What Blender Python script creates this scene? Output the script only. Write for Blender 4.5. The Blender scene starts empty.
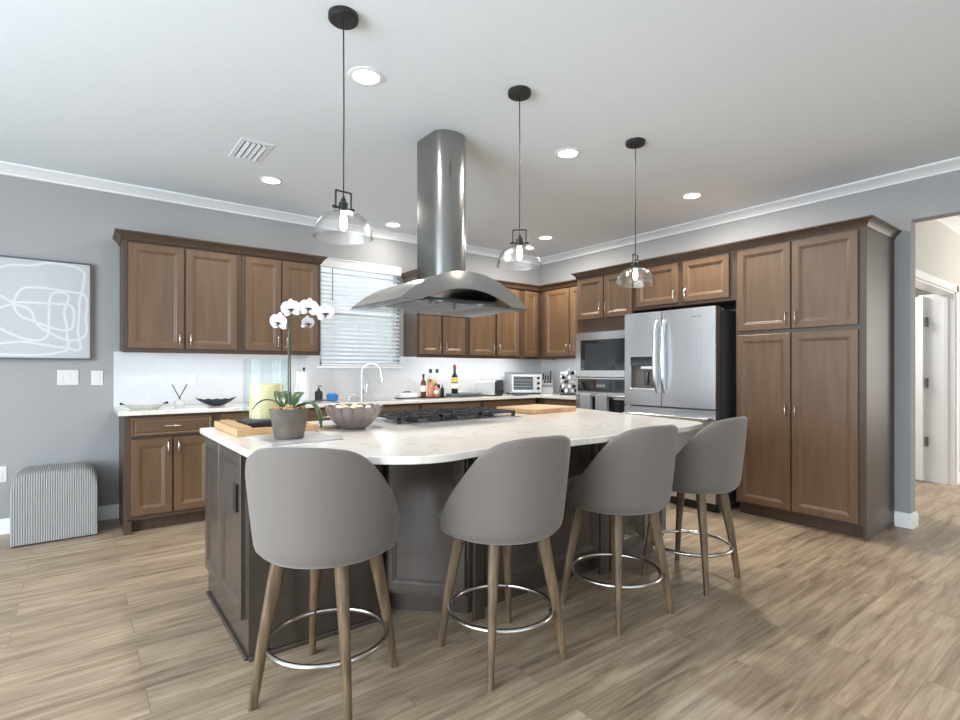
import bpy, bmesh, math, random
from mathutils import Vector, Matrix

PI = math.pi
R = math.radians
random.seed(7)
S = bpy.context.scene
COL = S.collection

# ------------------------------------------------------------------ camera
cd = bpy.data.cameras.new('camera')
cam = bpy.data.objects.new('camera', cd)
COL.objects.link(cam)
cam.location = (-5.085, -5.251, 1.218)
cam.rotation_euler = (R(90), 0, R(-37.447))
cd.sensor_width = 36
cd.lens = 19.676
cd.shift_y = 10.1 / 960
cd.clip_start = .05
S.camera = cam

# ------------------------------------------------------------------ world, exposure
w = bpy.data.worlds.new('world')
S.world = w
w.use_nodes = True
nt = w.node_tree
nt.nodes.clear()
tc = nt.nodes.new('ShaderNodeTexCoord')
sx = nt.nodes.new('ShaderNodeSeparateXYZ')
rp = nt.nodes.new('ShaderNodeValToRGB')
rp.color_ramp.elements[0].position = .40
rp.color_ramp.elements[0].color = (.16, .21, .22, 1)
rp.color_ramp.elements[1].position = .60
rp.color_ramp.elements[1].color = (.86, .93, 1, 1)
e = rp.color_ramp.elements.new(.50)
e.color = (.36, .45, .49, 1)
mp = nt.nodes.new('ShaderNodeMapRange')
mp.inputs['From Min'].default_value = -1
bg = nt.nodes.new('ShaderNodeBackground')
bg.inputs['Strength'].default_value = 1.1
wo = nt.nodes.new('ShaderNodeOutputWorld')
nt.links.new(tc.outputs['Generated'], sx.inputs[0])
nt.links.new(sx.outputs['Z'], mp.inputs['Value'])
nt.links.new(mp.outputs[0], rp.inputs[0])
nt.links.new(rp.outputs[0], bg.inputs['Color'])
nt.links.new(bg.outputs[0], wo.inputs[0])

S.view_settings.view_transform = 'Standard'
S.view_settings.look = 'None'
S.view_settings.gamma = 1
S.view_settings.use_curve_mapping = False
S.view_settings.exposure = 0.19
S.cycles.max_bounces = 10
S.cycles.diffuse_bounces = 5
S.cycles.transparent_max_bounces = 16
S.cycles.caustics_reflective = False
S.cycles.caustics_refractive = False
S.cycles.sample_clamp_indirect = 4


def area(name, loc, direction, sx_, sy_, power, col=(1, 1, 1)):
    l = bpy.data.lights.new(name, 'AREA')
    l.shape = 'RECTANGLE'
    l.size = sx_
    l.size_y = sy_
    l.energy = power
    l.color = col
    o = bpy.data.objects.new(name, l)
    COL.objects.link(o)
    o.location = loc
    o.rotation_euler = Vector(direction).to_track_quat('-Z', 'Y').to_euler()
    return o


DAY = (.80, .90, 1.0)
# daylight coming in through the openings of the room behind and left of the camera
area('daylight_rear', (-4.6, -9.50, 1.4), (0, 1, 0.2), 6.4, 2.3, 80, DAY)
area('daylight_left', (-8.45, -4.2, 1.35), (1, 0, -0.02), 4.4, 1.9, 350, DAY)
area('daylight_kitchen_window', (-2.68, .60, 2.20), (0, -1, 0), 1.2, .5, 5, DAY)
area('daylight_hall', (3.4, -6.4, 1.5), (-.45, 1, 0), 1.6, 1.8, 90, (1, .97, .92))
area('far_room_fill', (1.6, -2.5, 2.70), (0, 0, -1), .5, .5, 60, (1, .98, .95))  # unseen fill light, added to brighten the open door leaf

# ------------------------------------------------------------------ materials
MATS = {}


def mat(name, col, rough=.5, metal=0, spec=.5, coat=0, emit=None, es=0):
    m = bpy.data.materials.new(name)
    m.use_nodes = True
    b = m.node_tree.nodes['Principled BSDF']
    b.inputs['Base Color'].default_value = (*col, 1)
    b.inputs['Roughness'].default_value = rough
    b.inputs['Metallic'].default_value = metal
    b.inputs['Specular IOR Level'].default_value = spec
    b.inputs['Coat Weight'].default_value = coat
    if emit:
        b.inputs['Emission Color'].default_value = (*emit, 1)
        b.inputs['Emission Strength'].default_value = es
    MATS[name] = m
    return m


def N(m, t):
    return m.node_tree.nodes.new(t)


def L(m, a, b):
    m.node_tree.links.new(a, b)


def srgb(r, g, b):
    f = lambda c: (c / 255 / 12.92) if c / 255 <= .04045 else ((c / 255 + .055) / 1.055) ** 2.4
    return (f(r), f(g), f(b))


def noise_mat(name, c1, c2, scale=(1, 1, 1), nscale=5, detail=4, rough=.5, metal=0, bump=0, spec=.5, lo=.3, hi=.7, coat=0):
    m = mat(name, c1, rough, metal, spec, coat)
    b = m.node_tree.nodes['Principled BSDF']
    t = N(m, 'ShaderNodeTexCoord')
    mp = N(m, 'ShaderNodeMapping')
    mp.inputs['Scale'].default_value = scale
    n = N(m, 'ShaderNodeTexNoise')
    n.inputs['Scale'].default_value = nscale
    n.inputs['Detail'].default_value = detail
    r = N(m, 'ShaderNodeValToRGB')
    r.color_ramp.elements[0].position = lo
    r.color_ramp.elements[0].color = (*c1, 1)
    r.color_ramp.elements[1].position = hi
    r.color_ramp.elements[1].color = (*c2, 1)
    L(m, t.outputs['Object'], mp.inputs[0])
    L(m, mp.outputs[0], n.inputs['Vector'])
    L(m, n.outputs['Fac'], r.inputs[0])
    L(m, r.outputs[0], b.inputs['Base Color'])
    if bump:
        bp = N(m, 'ShaderNodeBump')
        bp.inputs['Strength'].default_value = bump
        bp.inputs['Distance'].default_value = .002
        L(m, n.outputs['Fac'], bp.inputs['Height'])
        L(m, bp.outputs[0], b.inputs['Normal'])
    return m


def glass_mat(name, tint=(1, 1, 1), rough=.0, refl=1, bump=0, bscale=30):
    m = bpy.data.materials.new(name)
    m.use_nodes = True
    m.node_tree.nodes.clear()
    out = N(m, 'ShaderNodeOutputMaterial')
    mix = N(m, 'ShaderNodeMixShader')
    tr = N(m, 'ShaderNodeBsdfTransparent')
    gl = N(m, 'ShaderNodeBsdfGlossy')
    lw = N(m, 'ShaderNodeLayerWeight')
    lw.inputs['Blend'].default_value = .5
    pw = N(m, 'ShaderNodeMath')
    pw.operation = 'POWER'
    pw.inputs[1].default_value = 3.5
    L(m, lw.outputs['Facing'], pw.inputs[0])
    fr = N(m, 'ShaderNodeMath')
    fr.operation = 'MULTIPLY_ADD'
    fr.inputs[1].default_value = refl * .75
    fr.inputs[2].default_value = refl * .05
    L(m, pw.outputs[0], fr.inputs[0])
    tr.inputs['Color'].default_value = (*tint, 1)
    gl.inputs['Roughness'].default_value = rough
    L(m, fr.outputs[0], mix.inputs[0])
    L(m, tr.outputs[0], mix.inputs[1])
    L(m, gl.outputs[0], mix.inputs[2])
    L(m, mix.outputs[0], out.inputs[0])
    if bump:
        n = N(m, 'ShaderNodeTexNoise')
        n.inputs['Scale'].default_value = bscale
        bp = N(m, 'ShaderNodeBump')
        bp.inputs['Strength'].default_value = bump
        bp.inputs['Distance'].default_value = .01
        L(m, n.outputs['Fac'], bp.inputs['Height'])
        L(m, bp.outputs[0], gl.inputs['Normal'])
        L(m, bp.outputs[0], lw.inputs['Normal'])
    MATS[name] = m
    return m


M_WALL = noise_mat('painted_wall_grey', srgb(153, 153, 153), srgb(157, 157, 157), nscale=60, rough=.85, bump=.05)
M_CEIL = noise_mat('ceiling_white', srgb(230, 237, 243), srgb(234, 241, 247), nscale=80, rough=.9, bump=.08)
M_TRIM = mat('trim_white', srgb(235, 236, 236), .35)
M_HALL = noise_mat('painted_hall_beige', srgb(196, 193, 186), srgb(200, 197, 190), nscale=60, rough=.85)
M_WOOD = noise_mat('stained_maple', srgb(85, 64, 45), srgb(105, 80, 57), scale=(9, 9, 1.0), nscale=2.2, detail=6, rough=.42, bump=.04, lo=.25, hi=.75)
M_WOODH = noise_mat('stained_maple_rail', srgb(85, 64, 45), srgb(105, 80, 57), scale=(1, 1, 9), nscale=2.2, detail=6, rough=.42, bump=.04, lo=.25, hi=.75)
M_WOODB = noise_mat('stained_maple_frame', srgb(64, 49, 38), srgb(80, 62, 48), scale=(9, 9, 1.0), nscale=2.2, detail=6, rough=.42, bump=.04, lo=.25, hi=.75)
M_WOODD = noise_mat('stained_maple_dark', srgb(60, 51, 45), srgb(73, 63, 56), scale=(9, 9, 1), nscale=2.2, detail=6, rough=.24, lo=.25, hi=.75, spec=.7)
M_DARK = mat('shade_and_bottle_black', (.012, .012, .012), .6)  # black bottles and caps; also painted as shade inside vent and toaster slots
M_BLACK = mat('black_metal', (.012, .012, .013), .4)
M_IRON = noise_mat('cast_iron', (.02, .02, .022), (.035, .035, .037), nscale=80, rough=.5, bump=.1)
M_STEEL = noise_mat('brushed_steel', srgb(214, 216, 218), srgb(222, 224, 226), scale=(1, 1, 60), nscale=8, rough=.24, metal=1)
M_STEELV = noise_mat('brushed_steel_vertical', srgb(205, 208, 212), srgb(218, 221, 225), scale=(60, 60, 1), nscale=6, rough=.33, metal=1)
M_STEELC = noise_mat('brushed_steel_chimney', srgb(150, 149, 147), srgb(160, 159, 157), scale=(60, 60, 1), nscale=6, rough=.2, metal=1)
M_NICKEL = mat('satin_nickel', srgb(200, 196, 190), .25, 1)
M_CHROME = mat('chrome', srgb(215, 215, 215), .12, 1)
M_WHITEP = mat('white_plastic', srgb(212, 212, 212), .35)
M_GREYP = mat('grey_plastic', srgb(120, 122, 125), .4)
M_BGLASS = mat('black_glass', (.012, .014, .017), .06, 0, .8)
M_GLASS = glass_mat('clear_glass')
M_GLASSR = glass_mat('seeded_glass', refl=1.7, bump=.25, bscale=40, rough=.02)
M_GLASSV = glass_mat('thick_clear_glass', tint=(.95, .98, .98), refl=.28)
M_GLASSG = glass_mat('grey_hood_glass', tint=(.78, .79, .78), refl=.3)
M_SHELF = mat('frosted_acrylic', srgb(222, 222, 218), .2)


def quartz():
    m = mat('white_quartz', srgb(224, 219, 212), .12, 0, .5)
    b = m.node_tree.nodes['Principled BSDF']
    t = N(m, 'ShaderNodeTexCoord')
    n1 = N(m, 'ShaderNodeTexNoise')
    n1.inputs['Scale'].default_value = 2.2
    n1.inputs['Detail'].default_value = 8
    n1.inputs['Distortion'].default_value = 1.2
    r = N(m, 'ShaderNodeValToRGB')
    r.color_ramp.elements[0].position = .47
    r.color_ramp.elements[0].color = (*srgb(224, 219, 212), 1)
    e1 = r.color_ramp.elements.new(.5)
    e1.color = (*srgb(212, 205, 196), 1)
    r.color_ramp.elements[-1].position = .53
    r.color_ramp.elements[-1].color = (*srgb(224, 219, 212), 1)
    L(m, t.outputs['Object'], n1.inputs['Vector'])
    L(m, n1.outputs['Fac'], r.inputs[0])
    L(m, r.outputs[0], b.inputs['Base Color'])
    return m


M_QUARTZ = quartz()


def floor_mat():
    m = mat('oak_plank_floor', srgb(180, 155, 128), .38, 0, .4)
    b = m.node_tree.nodes['Principled BSDF']
    t = N(m, 'ShaderNodeTexCoord')
    br = N(m, 'ShaderNodeTexBrick')
    br.offset = .37
    br.inputs['Scale'].default_value = 1
    br.inputs['Brick Width'].default_value = 1.22
    br.inputs['Row Height'].default_value = .18
    br.inputs['Mortar Size'].default_value = .0022
    br.inputs['Mortar Smooth'].default_value = .3
    br.inputs['Bias'].default_value = 0
    br.inputs['Color1'].default_value = (0, 0, 0, 1)
    br.inputs['Color2'].default_value = (1, 1, 1, 1)
    br.inputs['Mortar'].default_value = (.35, .35, .35, 1)
    L(m, t.outputs['Object'], br.inputs['Vector'])
    mp = N(m, 'ShaderNodeMapping')
    mp.inputs['Scale'].default_value = (1.0, 13, 1)
    L(m, t.outputs['Object'], mp.inputs[0])
    add = N(m, 'ShaderNodeVectorMath')
    add.operation = 'MULTIPLY_ADD'
    add.inputs[1].default_value = (7, 5, 3)
    L(m, br.outputs['Color'], add.inputs[0])
    L(m, mp.outputs[0], add.inputs[2])
    n = N(m, 'ShaderNodeTexNoise')
    n.inputs['Scale'].default_value = 2.1
    n.inputs['Detail'].default_value = 11
    n.inputs['Roughness'].default_value = .70
    n.inputs['Distortion'].default_value = .7
    L(m, add.outputs[0], n.inputs['Vector'])
    r = N(m, 'ShaderNodeValToRGB')
    r.color_ramp.elements[0].position = .33
    r.color_ramp.elements[0].color = (*srgb(122, 104, 86), 1)
    e1 = r.color_ramp.elements.new(.5)
    e1.color = (*srgb(163, 145, 122), 1)
    r.color_ramp.elements[-1].position = .68
    r.color_ramp.elements[-1].color = (*srgb(189, 173, 150), 1)
    L(m, n.outputs['Fac'], r.inputs[0])
    # broad blotches
    n2 = N(m, 'ShaderNodeTexNoise')
    n2.inputs['Scale'].default_value = 1.6
    n2.inputs['Detail'].default_value = 3
    mp2 = N(m, 'ShaderNodeMapping')
    mp2.inputs['Scale'].default_value = (1, 3, 1)
    L(m, t.outputs['Object'], mp2.inputs[0])
    L(m, mp2.outputs[0], n2.inputs['Vector'])
    r2 = N(m, 'ShaderNodeValToRGB')
    r2.color_ramp.elements[0].position = .35
    r2.color_ramp.elements[0].color = (.82, .80, .80, 1)
    r2.color_ramp.elements[1].position = .65
    r2.color_ramp.elements[1].color = (1.06, 1.05, 1.03, 1)
    L(m, n2.outputs['Fac'], r2.inputs[0])
    mx = N(m, 'ShaderNodeMix')
    mx.data_type = 'RGBA'
    mx.blend_type = 'MULTIPLY'
    mx.inputs[0].default_value = 1
    L(m, r.outputs[0], mx.inputs[6])
    L(m, r2.outputs[0], mx.inputs[7])
    # per plank tone
    r3 = N(m, 'ShaderNodeValToRGB')
    r3.color_ramp.elements[0].color = (.86, .85, .84, 1)
    r3.color_ramp.elements[1].color = (1.08, 1.07, 1.06, 1)
    L(m, br.outputs['Color'], r3.inputs[0])
    mx2 = N(m, 'ShaderNodeMix')
    mx2.data_type = 'RGBA'
    mx2.blend_type = 'MULTIPLY'
    mx2.inputs[0].default_value = 1
    L(m, mx.outputs[2], mx2.inputs[6])
    L(m, r3.outputs[0], mx2.inputs[7])
    mx3 = N(m, 'ShaderNodeMix')
    mx3.data_type = 'RGBA'
    L(m, br.outputs['Fac'], mx3.inputs[0])
    L(m, mx2.outputs[2], mx3.inputs[6])
    mx3.inputs[7].default_value = (*srgb(136, 118, 102), 1)
    L(m, mx3.outputs[2], b.inputs['Base Color'])
    bp = N(m, 'ShaderNodeBump')
    bp.inputs['Strength'].default_value = .12
    bp.inputs['Distance'].default_value = .002
    L(m, n.outputs['Fac'], bp.inputs['Height'])
    L(m, bp.outputs[0], b.inputs['Normal'])
    return m


M_FLOOR = floor_mat()


def tile_mat():
    m = mat('white_wall_tile', srgb(232, 233, 234), .18)
    b = m.node_tree.nodes['Principled BSDF']
    t = N(m, 'ShaderNodeTexCoord')
    mp = N(m, 'ShaderNodeMapping')
    mp.inputs['Rotation'].default_value = (R(90), 0, 0)
    sp = N(m, 'ShaderNodeSeparateXYZ')
    cb = N(m, 'ShaderNodeCombineXYZ')
    ad = N(m, 'ShaderNodeMath')
    L(m, t.outputs['Object'], sp.inputs[0])
    L(m, sp.outputs['X'], ad.inputs[0])
    L(m, sp.outputs['Y'], ad.inputs[1])
    L(m, ad.outputs[0], cb.inputs['X'])
    L(m, sp.outputs['Z'], cb.inputs['Y'])
    br = N(m, 'ShaderNodeTexBrick')
    br.inputs['Scale'].default_value = 1
    br.inputs['Brick Width'].default_value = .30
    br.inputs['Row Height'].default_value = .098
    br.inputs['Mortar Size'].default_value = .0016
    br.inputs['Color1'].default_value = (*srgb(210, 211, 213), 1)
    br.inputs['Color2'].default_value = (*srgb(207, 208, 210), 1)
    br.inputs['Mortar'].default_value = (*srgb(198, 199, 201), 1)
    L(m, cb.outputs[0], br.inputs['Vector'])
    L(m, br.outputs['Color'], b.inputs['Base Color'])
    bp = N(m, 'ShaderNodeBump')
    bp.invert = True
    bp.inputs['Strength'].default_value = .08
    bp.inputs['Distance'].default_value = .001
    L(m, br.outputs['Fac'], bp.inputs['Height'])
    L(m, bp.outputs[0], b.inputs['Normal'])
    return m


M_TILE = tile_mat()
M_FABRIC = noise_mat('grey_woven_fabric', srgb(104, 97, 91), srgb(111, 104, 98), scale=(1, 1, 1), nscale=260, detail=2, rough=.85, bump=.06)
M_FABRIC.node_tree.nodes['Principled BSDF'].inputs['Sheen Weight'].default_value = .25
M_LEG = noise_mat('weathered_oak', srgb(72, 57, 41), srgb(116, 95, 69), scale=(14, 14, 1), nscale=4, detail=6, rough=.5, bump=.08)
M_OTTO = mat('pleated_grey_fabric', srgb(160, 160, 159), .9)
M_CANVAS = noise_mat('canvas_grey', srgb(180, 182, 183), srgb(188, 190, 191), nscale=140, rough=.85, bump=.2)
M_PAINTW = mat('white_paint', srgb(206, 207, 209), .8)
M_BEECH = noise_mat('beech_wood', srgb(178, 142, 100), srgb(198, 164, 124), scale=(2, 20, 2), nscale=3, rough=.5)
M_BOARD = noise_mat('cutting_board_wood', srgb(170, 134, 92), srgb(196, 162, 122), scale=(3, 22, 3), nscale=3, rough=.5)
M_POT = noise_mat('grey_terracotta', srgb(74, 68, 62), srgb(112, 101, 90), nscale=9, rough=.7, bump=.2)
M_BARK = noise_mat('bark_chips', srgb(120, 92, 60), srgb(190, 160, 118), nscale=60, rough=.9)
M_LEAF = noise_mat('orchid_leaf', srgb(24, 52, 20), srgb(48, 82, 36), nscale=12, rough=.35)
M_LEAF.node_tree.nodes['Principled BSDF'].inputs['Subsurface Weight'].default_value = 0
M_STEM = mat('orchid_stem', srgb(78, 92, 50), .5)
M_STAKE = mat('dark_stake', srgb(45, 42, 34), .6)
M_PETAL = mat('orchid_petal', srgb(222, 220, 224), .6)
M_LIP = mat('orchid_lip', srgb(70, 22, 48), .5)
M_BOWL = noise_mat('pearl_ceramic', srgb(112, 103, 102), srgb(142, 132, 130), nscale=8, rough=.25, metal=.35)
M_SHELLS = noise_mat('cream_shells', srgb(226, 214, 180), srgb(244, 240, 230), nscale=20, rough=.6)
M_YELL = noise_mat('yellow_shell', srgb(214, 190, 110), srgb(232, 214, 150), nscale=20, rough=.6)
M_CANDLE = mat('ivory_wax', srgb(208, 192, 146), .55)
M_MARBLE = noise_mat('grey_marble', srgb(150, 150, 152), srgb(196, 196, 196), nscale=6, detail=7, rough=.3)
M_BLUE = mat('blue_sponge', srgb(40, 110, 176), .6)
M_PAPER = mat('paper_towel_white', srgb(216, 216, 218), .9)
M_DGREEN = mat('dark_green_glass', srgb(26, 40, 30), .12)
M_AMBER = mat('amber_bottle', srgb(110, 58, 24), .12)
M_PINKB = mat('rose_bottle', srgb(196, 128, 104), .15)
M_YELB = mat('yellow_label', srgb(206, 190, 80), .4)
M_CLEARB = mat('pale_bottle', srgb(212, 214, 206), .15)
M_REDF = mat('red_foil', srgb(120, 26, 30), .4)
M_SLATE = mat('slate_ceramic', srgb(70, 78, 82), .35)
M_NAVY = mat('dark_glazed_glass', srgb(38, 44, 52), .12)
M_BULB = mat('lit_bulb', (1, .95, .88), .5, emit=(1, .93, .82), es=14)
M_LED = mat('lit_diffuser', (1, 1, 1), .5, emit=(1, .97, .93), es=7)
M_BLIND = mat('white_blind', srgb(232, 234, 236), .45)
M_TOWEL = noise_mat('grey_terry', srgb(132, 132, 136), srgb(150, 150, 154), nscale=200, rough=.95, bump=.3)
M_LABELW = mat('paper_label', srgb(232, 230, 220), .6)
M_BRONZE = mat('dark_bronze', srgb(48, 42, 38), .35, .6)
M_REFL = mat('fridge_side_grey', srgb(92, 92, 90), .45, .3)
M_HERB = mat('dusty_green', srgb(120, 130, 112), .7)


# ------------------------------------------------------------------ mesh builder
class MB:
    def __init__(s):
        s.bm = bmesh.new()

    def face(s, vs):
        try:
            return s.bm.faces.new(vs)
        except ValueError:
            return None

    def box(s, x0, x1, y0, y1, z0, z1):
        v = [s.bm.verts.new(p) for p in ((x0, y0, z0), (x1, y0, z0), (x1, y1, z0), (x0, y1, z0),
                                         (x0, y0, z1), (x1, y0, z1), (x1, y1, z1), (x0, y1, z1))]
        for f in ((0, 3, 2, 1), (4, 5, 6, 7), (0, 1, 5, 4), (1, 2, 6, 5), (2, 3, 7, 6), (3, 0, 4, 7)):
            s.face([v[i] for i in f])
        return s

    def prism(s, poly, z0, z1):
        a = [s.bm.verts.new((x, y, z0)) for x, y in poly]
        b = [s.bm.verts.new((x, y, z1)) for x, y in poly]
        n = len(poly)
        s.face(a[::-1])
        s.face(b)
        for i in range(n):
            s.face((a[i], a[(i + 1) % n], b[(i + 1) % n], b[i]))
        return s

    def prism_y(s, poly, y0, y1):      # poly in XZ extruded along Y
        a = [s.bm.verts.new((x, y0, z)) for x, z in poly]
        b = [s.bm.verts.new((x, y1, z)) for x, z in poly]
        n = len(poly)
        s.face(a[::-1])
        s.face(b)
        for i in range(n):
            s.face((a[i], a[(i + 1) % n], b[(i + 1) % n], b[i]))
        return s

    def rings(s, rings, closed=True, cap0=True, cap1=True):
        vr = [[s.bm.verts.new(p) for p in r] for r in rings]
        n = len(vr[0])
        for i in range(len(vr) - 1):
            for j in range(n if closed else n - 1):
                k = (j + 1) % n
                s.face((vr[i][j], vr[i][k], vr[i + 1][k], vr[i + 1][j]))
        if cap0:
            s.face(vr[0][::-1])
        if cap1:
            s.face(vr[-1])
        return vr

    def lathe(s, prof, c=(0, 0, 0), n=32, cap=True, sxy=(1, 1)):
        rs = []
        for r, z in prof:
            rs.append([(c[0] + max(r, 1e-4) * math.cos(2 * PI * i / n) * sxy[0],
                        c[1] + max(r, 1e-4) * math.sin(2 * PI * i / n) * sxy[1], c[2] + z) for i in range(n)])
        s.rings(rs, True, cap, cap)
        return s

    def cyl(s, c, r, h, n=24, r2=None):
        return s.lathe([(r, 0), (r if r2 is None else r2, h)], c, n)

    def tube(s, pts, r, n=10, cap=True):
        P = [Vector(p) for p in pts]
        rr = r if isinstance(r, (list, tuple)) else [r] * len(P)
        T = []
        for i in range(len(P)):
            a = P[max(i - 1, 0)]
            b = P[min(i + 1, len(P) - 1)]
            T.append((b - a).normalized())
        up = Vector((0, 0, 1)) if abs(T[0].z) < .9 else Vector((1, 0, 0))
        u = T[0].cross(up).normalized()
        rs = []
        for i, p in enumerate(P):
            u = (u - T[i] * u.dot(T[i]))
            u = u.normalized() if u.length > 1e-6 else T[i].orthogonal().normalized()
            v = T[i].cross(u)
            rs.append([p + (u * math.cos(2 * PI * k / n) + v * math.sin(2 * PI * k / n)) * rr[i] for k in range(n)])
        s.rings(rs, True, cap, cap)
        return s

    def torus(s, c, R0, r, n=48, m=10):
        rs = []
        for i in range(n):
            a = 2 * PI * i / n
            rs.append([(c[0] + (R0 + r * math.cos(2 * PI * k / m)) * math.cos(a),
                        c[1] + (R0 + r * math.cos(2 * PI * k / m)) * math.sin(a),
                        c[2] + r * math.sin(2 * PI * k / m)) for k in range(m)])
        rs.append(rs[0])
        s.rings(rs, True, False, False)
        bmesh.ops.remove_doubles(s.bm, verts=s.bm.verts, dist=1e-6)
        return s

    def sphere(s, c, r, sc=(1, 1, 1), n=16, m=10):
        rs = []
        for i in range(m + 1):
            t = PI * i / m
            q = max(math.sin(t), 1e-3)
            rs.append([(c[0] + r * q * math.cos(2 * PI * k / n) * sc[0], c[1] + r * q * math.sin(2 * PI * k / n) * sc[1],
                        c[2] - r * math.cos(t) * sc[2]) for k in range(n)])
        s.rings(rs)
        return s

    def build(s, name, m, parent=None, smooth=None, bevel=0, loc=None, solid=0, seg=2):
        bmesh.ops.recalc_face_normals(s.bm, faces=s.bm.faces)
        me = bpy.data.meshes.new(name)
        s.bm.to_mesh(me)
        s.bm.free()
        o = bpy.data.objects.new(name, me)
        COL.objects.link(o)
        me.materials.append(m)
        if parent:
            o.parent = parent
        if loc:
            o.location = loc
        if solid:
            sm = o.modifiers.new('thickness', 'SOLIDIFY')
            sm.thickness = solid
            sm.offset = 0
        if bevel:
            b = o.modifiers.new('bevel', 'BEVEL')
            b.width = bevel
            b.segments = seg
            b.limit_method = 'ANGLE'
            b.angle_limit = R(40)
        if smooth is not None:
            for p in me.polygons:
                p.use_smooth = True
            if smooth:
                me.set_sharp_from_angle(angle=R(smooth))
        return o


def thing(name, label, cat, loc=(0, 0, 0), rotz=0, group=None):
    o = bpy.data.objects.new(name, None)
    o.empty_display_size = .1
    COL.objects.link(o)
    o.location = loc
    o.rotation_euler = (0, 0, R(rotz))
    return tag(o, label, cat, group)


def tag(o, label, cat, group=None):
    o['label'] = label
    o['category'] = cat
    if group:
        o['group'] = group
    return o


def struct(o):
    o['kind'] = 'structure'
    return o


def copy_tree(o, parent=None):
    c = o.copy()
    COL.objects.link(c)
    if parent:
        c.parent = parent
    for ch in [q for q in bpy.data.objects if q.parent == o]:
        copy_tree(ch, c)
    return c


def sweep(mb, path, prof, side=1, closed=False):
    """profile [(out, z)] swept along a 2D path, mitred; side=+1 means out is to the right of travel"""
    n = len(path)
    rs = []
    for i in range(n):
        p = Vector(path[i])
        if i > 0:
            d0 = (p - Vector(path[i - 1])).normalized()
        if i < n - 1:
            d1 = (Vector(path[i + 1]) - p).normalized()
        if i == 0:
            d0 = d1
        if i == n - 1:
            d1 = d0
        n0 = Vector((d0.y, -d0.x)) * side
        n1 = Vector((d1.y, -d1.x)) * side
        m = (n0 + n1)
        m = m / (m.length_squared) * 2 if m.length > 1e-6 else n0
        rs.append([(p.x + m.x * a, p.y + m.y * a, z) for a, z in prof])
    mb.rings(rs)
    return mb


# ------------------------------------------------------------------ room shell
CH = 2.745
XL, YR = -8.4, -9.3      # left wall and rear wall of the open-plan room
WT = .12


def shell(name, boxes, m):
    mb = MB()
    for b in boxes:
        mb.box(*b)
    return struct(mb.build(name, m))


shell('floor', [(XL - .2, 4.2, YR - .2, .2, -.1, 0)], M_FLOOR)
shell('ceiling', [(XL - .2, 4.2, YR - .2, .2, CH, CH + .1)], M_CEIL)
WX0, WX1, WZ0, WZ1 = -3.13, -2.21, 1.26, 2.345
shell('wall_back', [(XL - .12, WX0, 0, .16, 0, CH), (WX1, .12, 0, .16, 0, CH), (WX0, WX1, 0, .16, 0, WZ0), (WX0, WX1, 0, .16, WZ1, CH)], M_WALL)
YW, YW2, HZ = -4.06, -6.2, 2.373
shell('wall_right', [(0, .13, YW, 0, 0, CH), (0, .13, YW2, YW, HZ, CH), (0, .13, YR, YW2, 0, CH)], M_WALL)
shell('wall_left', [(XL - .12, XL, -1.8, 0, 0, CH), (XL - .12, XL, YR, -7.4, 0, CH), (XL - .12, XL, -7.4, -1.8, 2.45, CH), (XL - .12, XL, -7.4, -1.8, 0, .35)], M_WALL)
shell('wall_rear', [(XL, -8.0, YR - .12, YR, 0, CH), (-1.2, 0, YR - .12, YR, 0, CH), (-8.0, -1.2, YR - .12, YR, 2.45, CH)], M_WALL)
# hall beyond the opening on the right
HY = -3.90
DX0, DX1, DH = .62, 2.27, 2.04
shell('wall_hall', [(.13, DX0, HY, HY + .13, 0, CH), (DX1, 4.0, HY, HY + .13, 0, CH), (DX0, DX1, HY, HY + .13, DH, CH)], M_HALL)
shell('wall_hall_end', [(4.0, 4.12, YR, 0, 0, CH)], M_HALL)
shell('wall_hall_rear', [(.13, 4.0, -7.9, -7.78, 0, CH)], M_HALL)
shell('wall_far_room', [(.13, 4.0, -1.6, -1.48, 0, CH)], M_WALL)

CROWN = [(0, CH), (.085, CH), (.085, CH - .012), (.068, CH - .024), (.052, CH - .03), (.028, CH - .052), (.014, CH - .062), (.014, CH - .072), (0, CH - .076)]
mb = MB()
sweep(mb, [(XL, -.0), (0, 0), (0, YR)], CROWN, 1)
struct(mb.build('trim_1', M_TRIM, smooth=30))
mb = MB()
sweep(mb, [(.13, HY), (4.0, HY)], CROWN, 1)
struct(mb.build('trim_2', M_TRIM, smooth=30))
BASE = [(0, 0), (.016, 0), (.016, .085), (.011, .098), (.008, .112), (0, .114)]
for nm, path in (('baseboard_back', [(XL, 0), (-4.80, 0)]),
                 ('baseboard_right', [(0, -3.962), (0, YW), (.13, YW), (.13, HY)]),
                 ('baseboard_hall', [(DX1 + .07, HY), (4.0, HY)])):
    mb = MB()
    sweep(mb, path, BASE, 1)
    struct(mb.build(nm, M_TRIM, smooth=30))

# hall door: casing, jambs, leaf swung away, three hinges
mb = MB()
for x0, x1, z0, z1 in ((DX0 - .07, DX0, 0, DH + .07), (DX1, DX1 + .07, 0, DH + .07), (DX0 - .07, DX1 + .07, DH, DH + .07)):
    mb.box(x0, x1, HY - .018, HY, z0, z1)
mb.box(DX1 - .018, DX1, HY, HY + .30, 0, DH)
mb.box(DX0, DX0 + .018, HY, HY + .13, 0, DH)
mb.box(DX0, DX1, HY, HY + .13, DH - .018, DH)
mb.box(DX1 - .03, DX1 - .018, HY + .05, HY + .09, 0, DH)
struct(mb.build('trim_3', M_TRIM, bevel=.003))
d1 = thing('door_1', 'white hall door swung open', 'door', (DX1 - .03, HY + .235, 0), 0)
struct(d1)
for k in ('label', 'category'):
    del d1[k]
a = R(28)
dv = Vector((math.sin(a), math.cos(a)))
pn = Vector((math.cos(a), -math.sin(a)))
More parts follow.
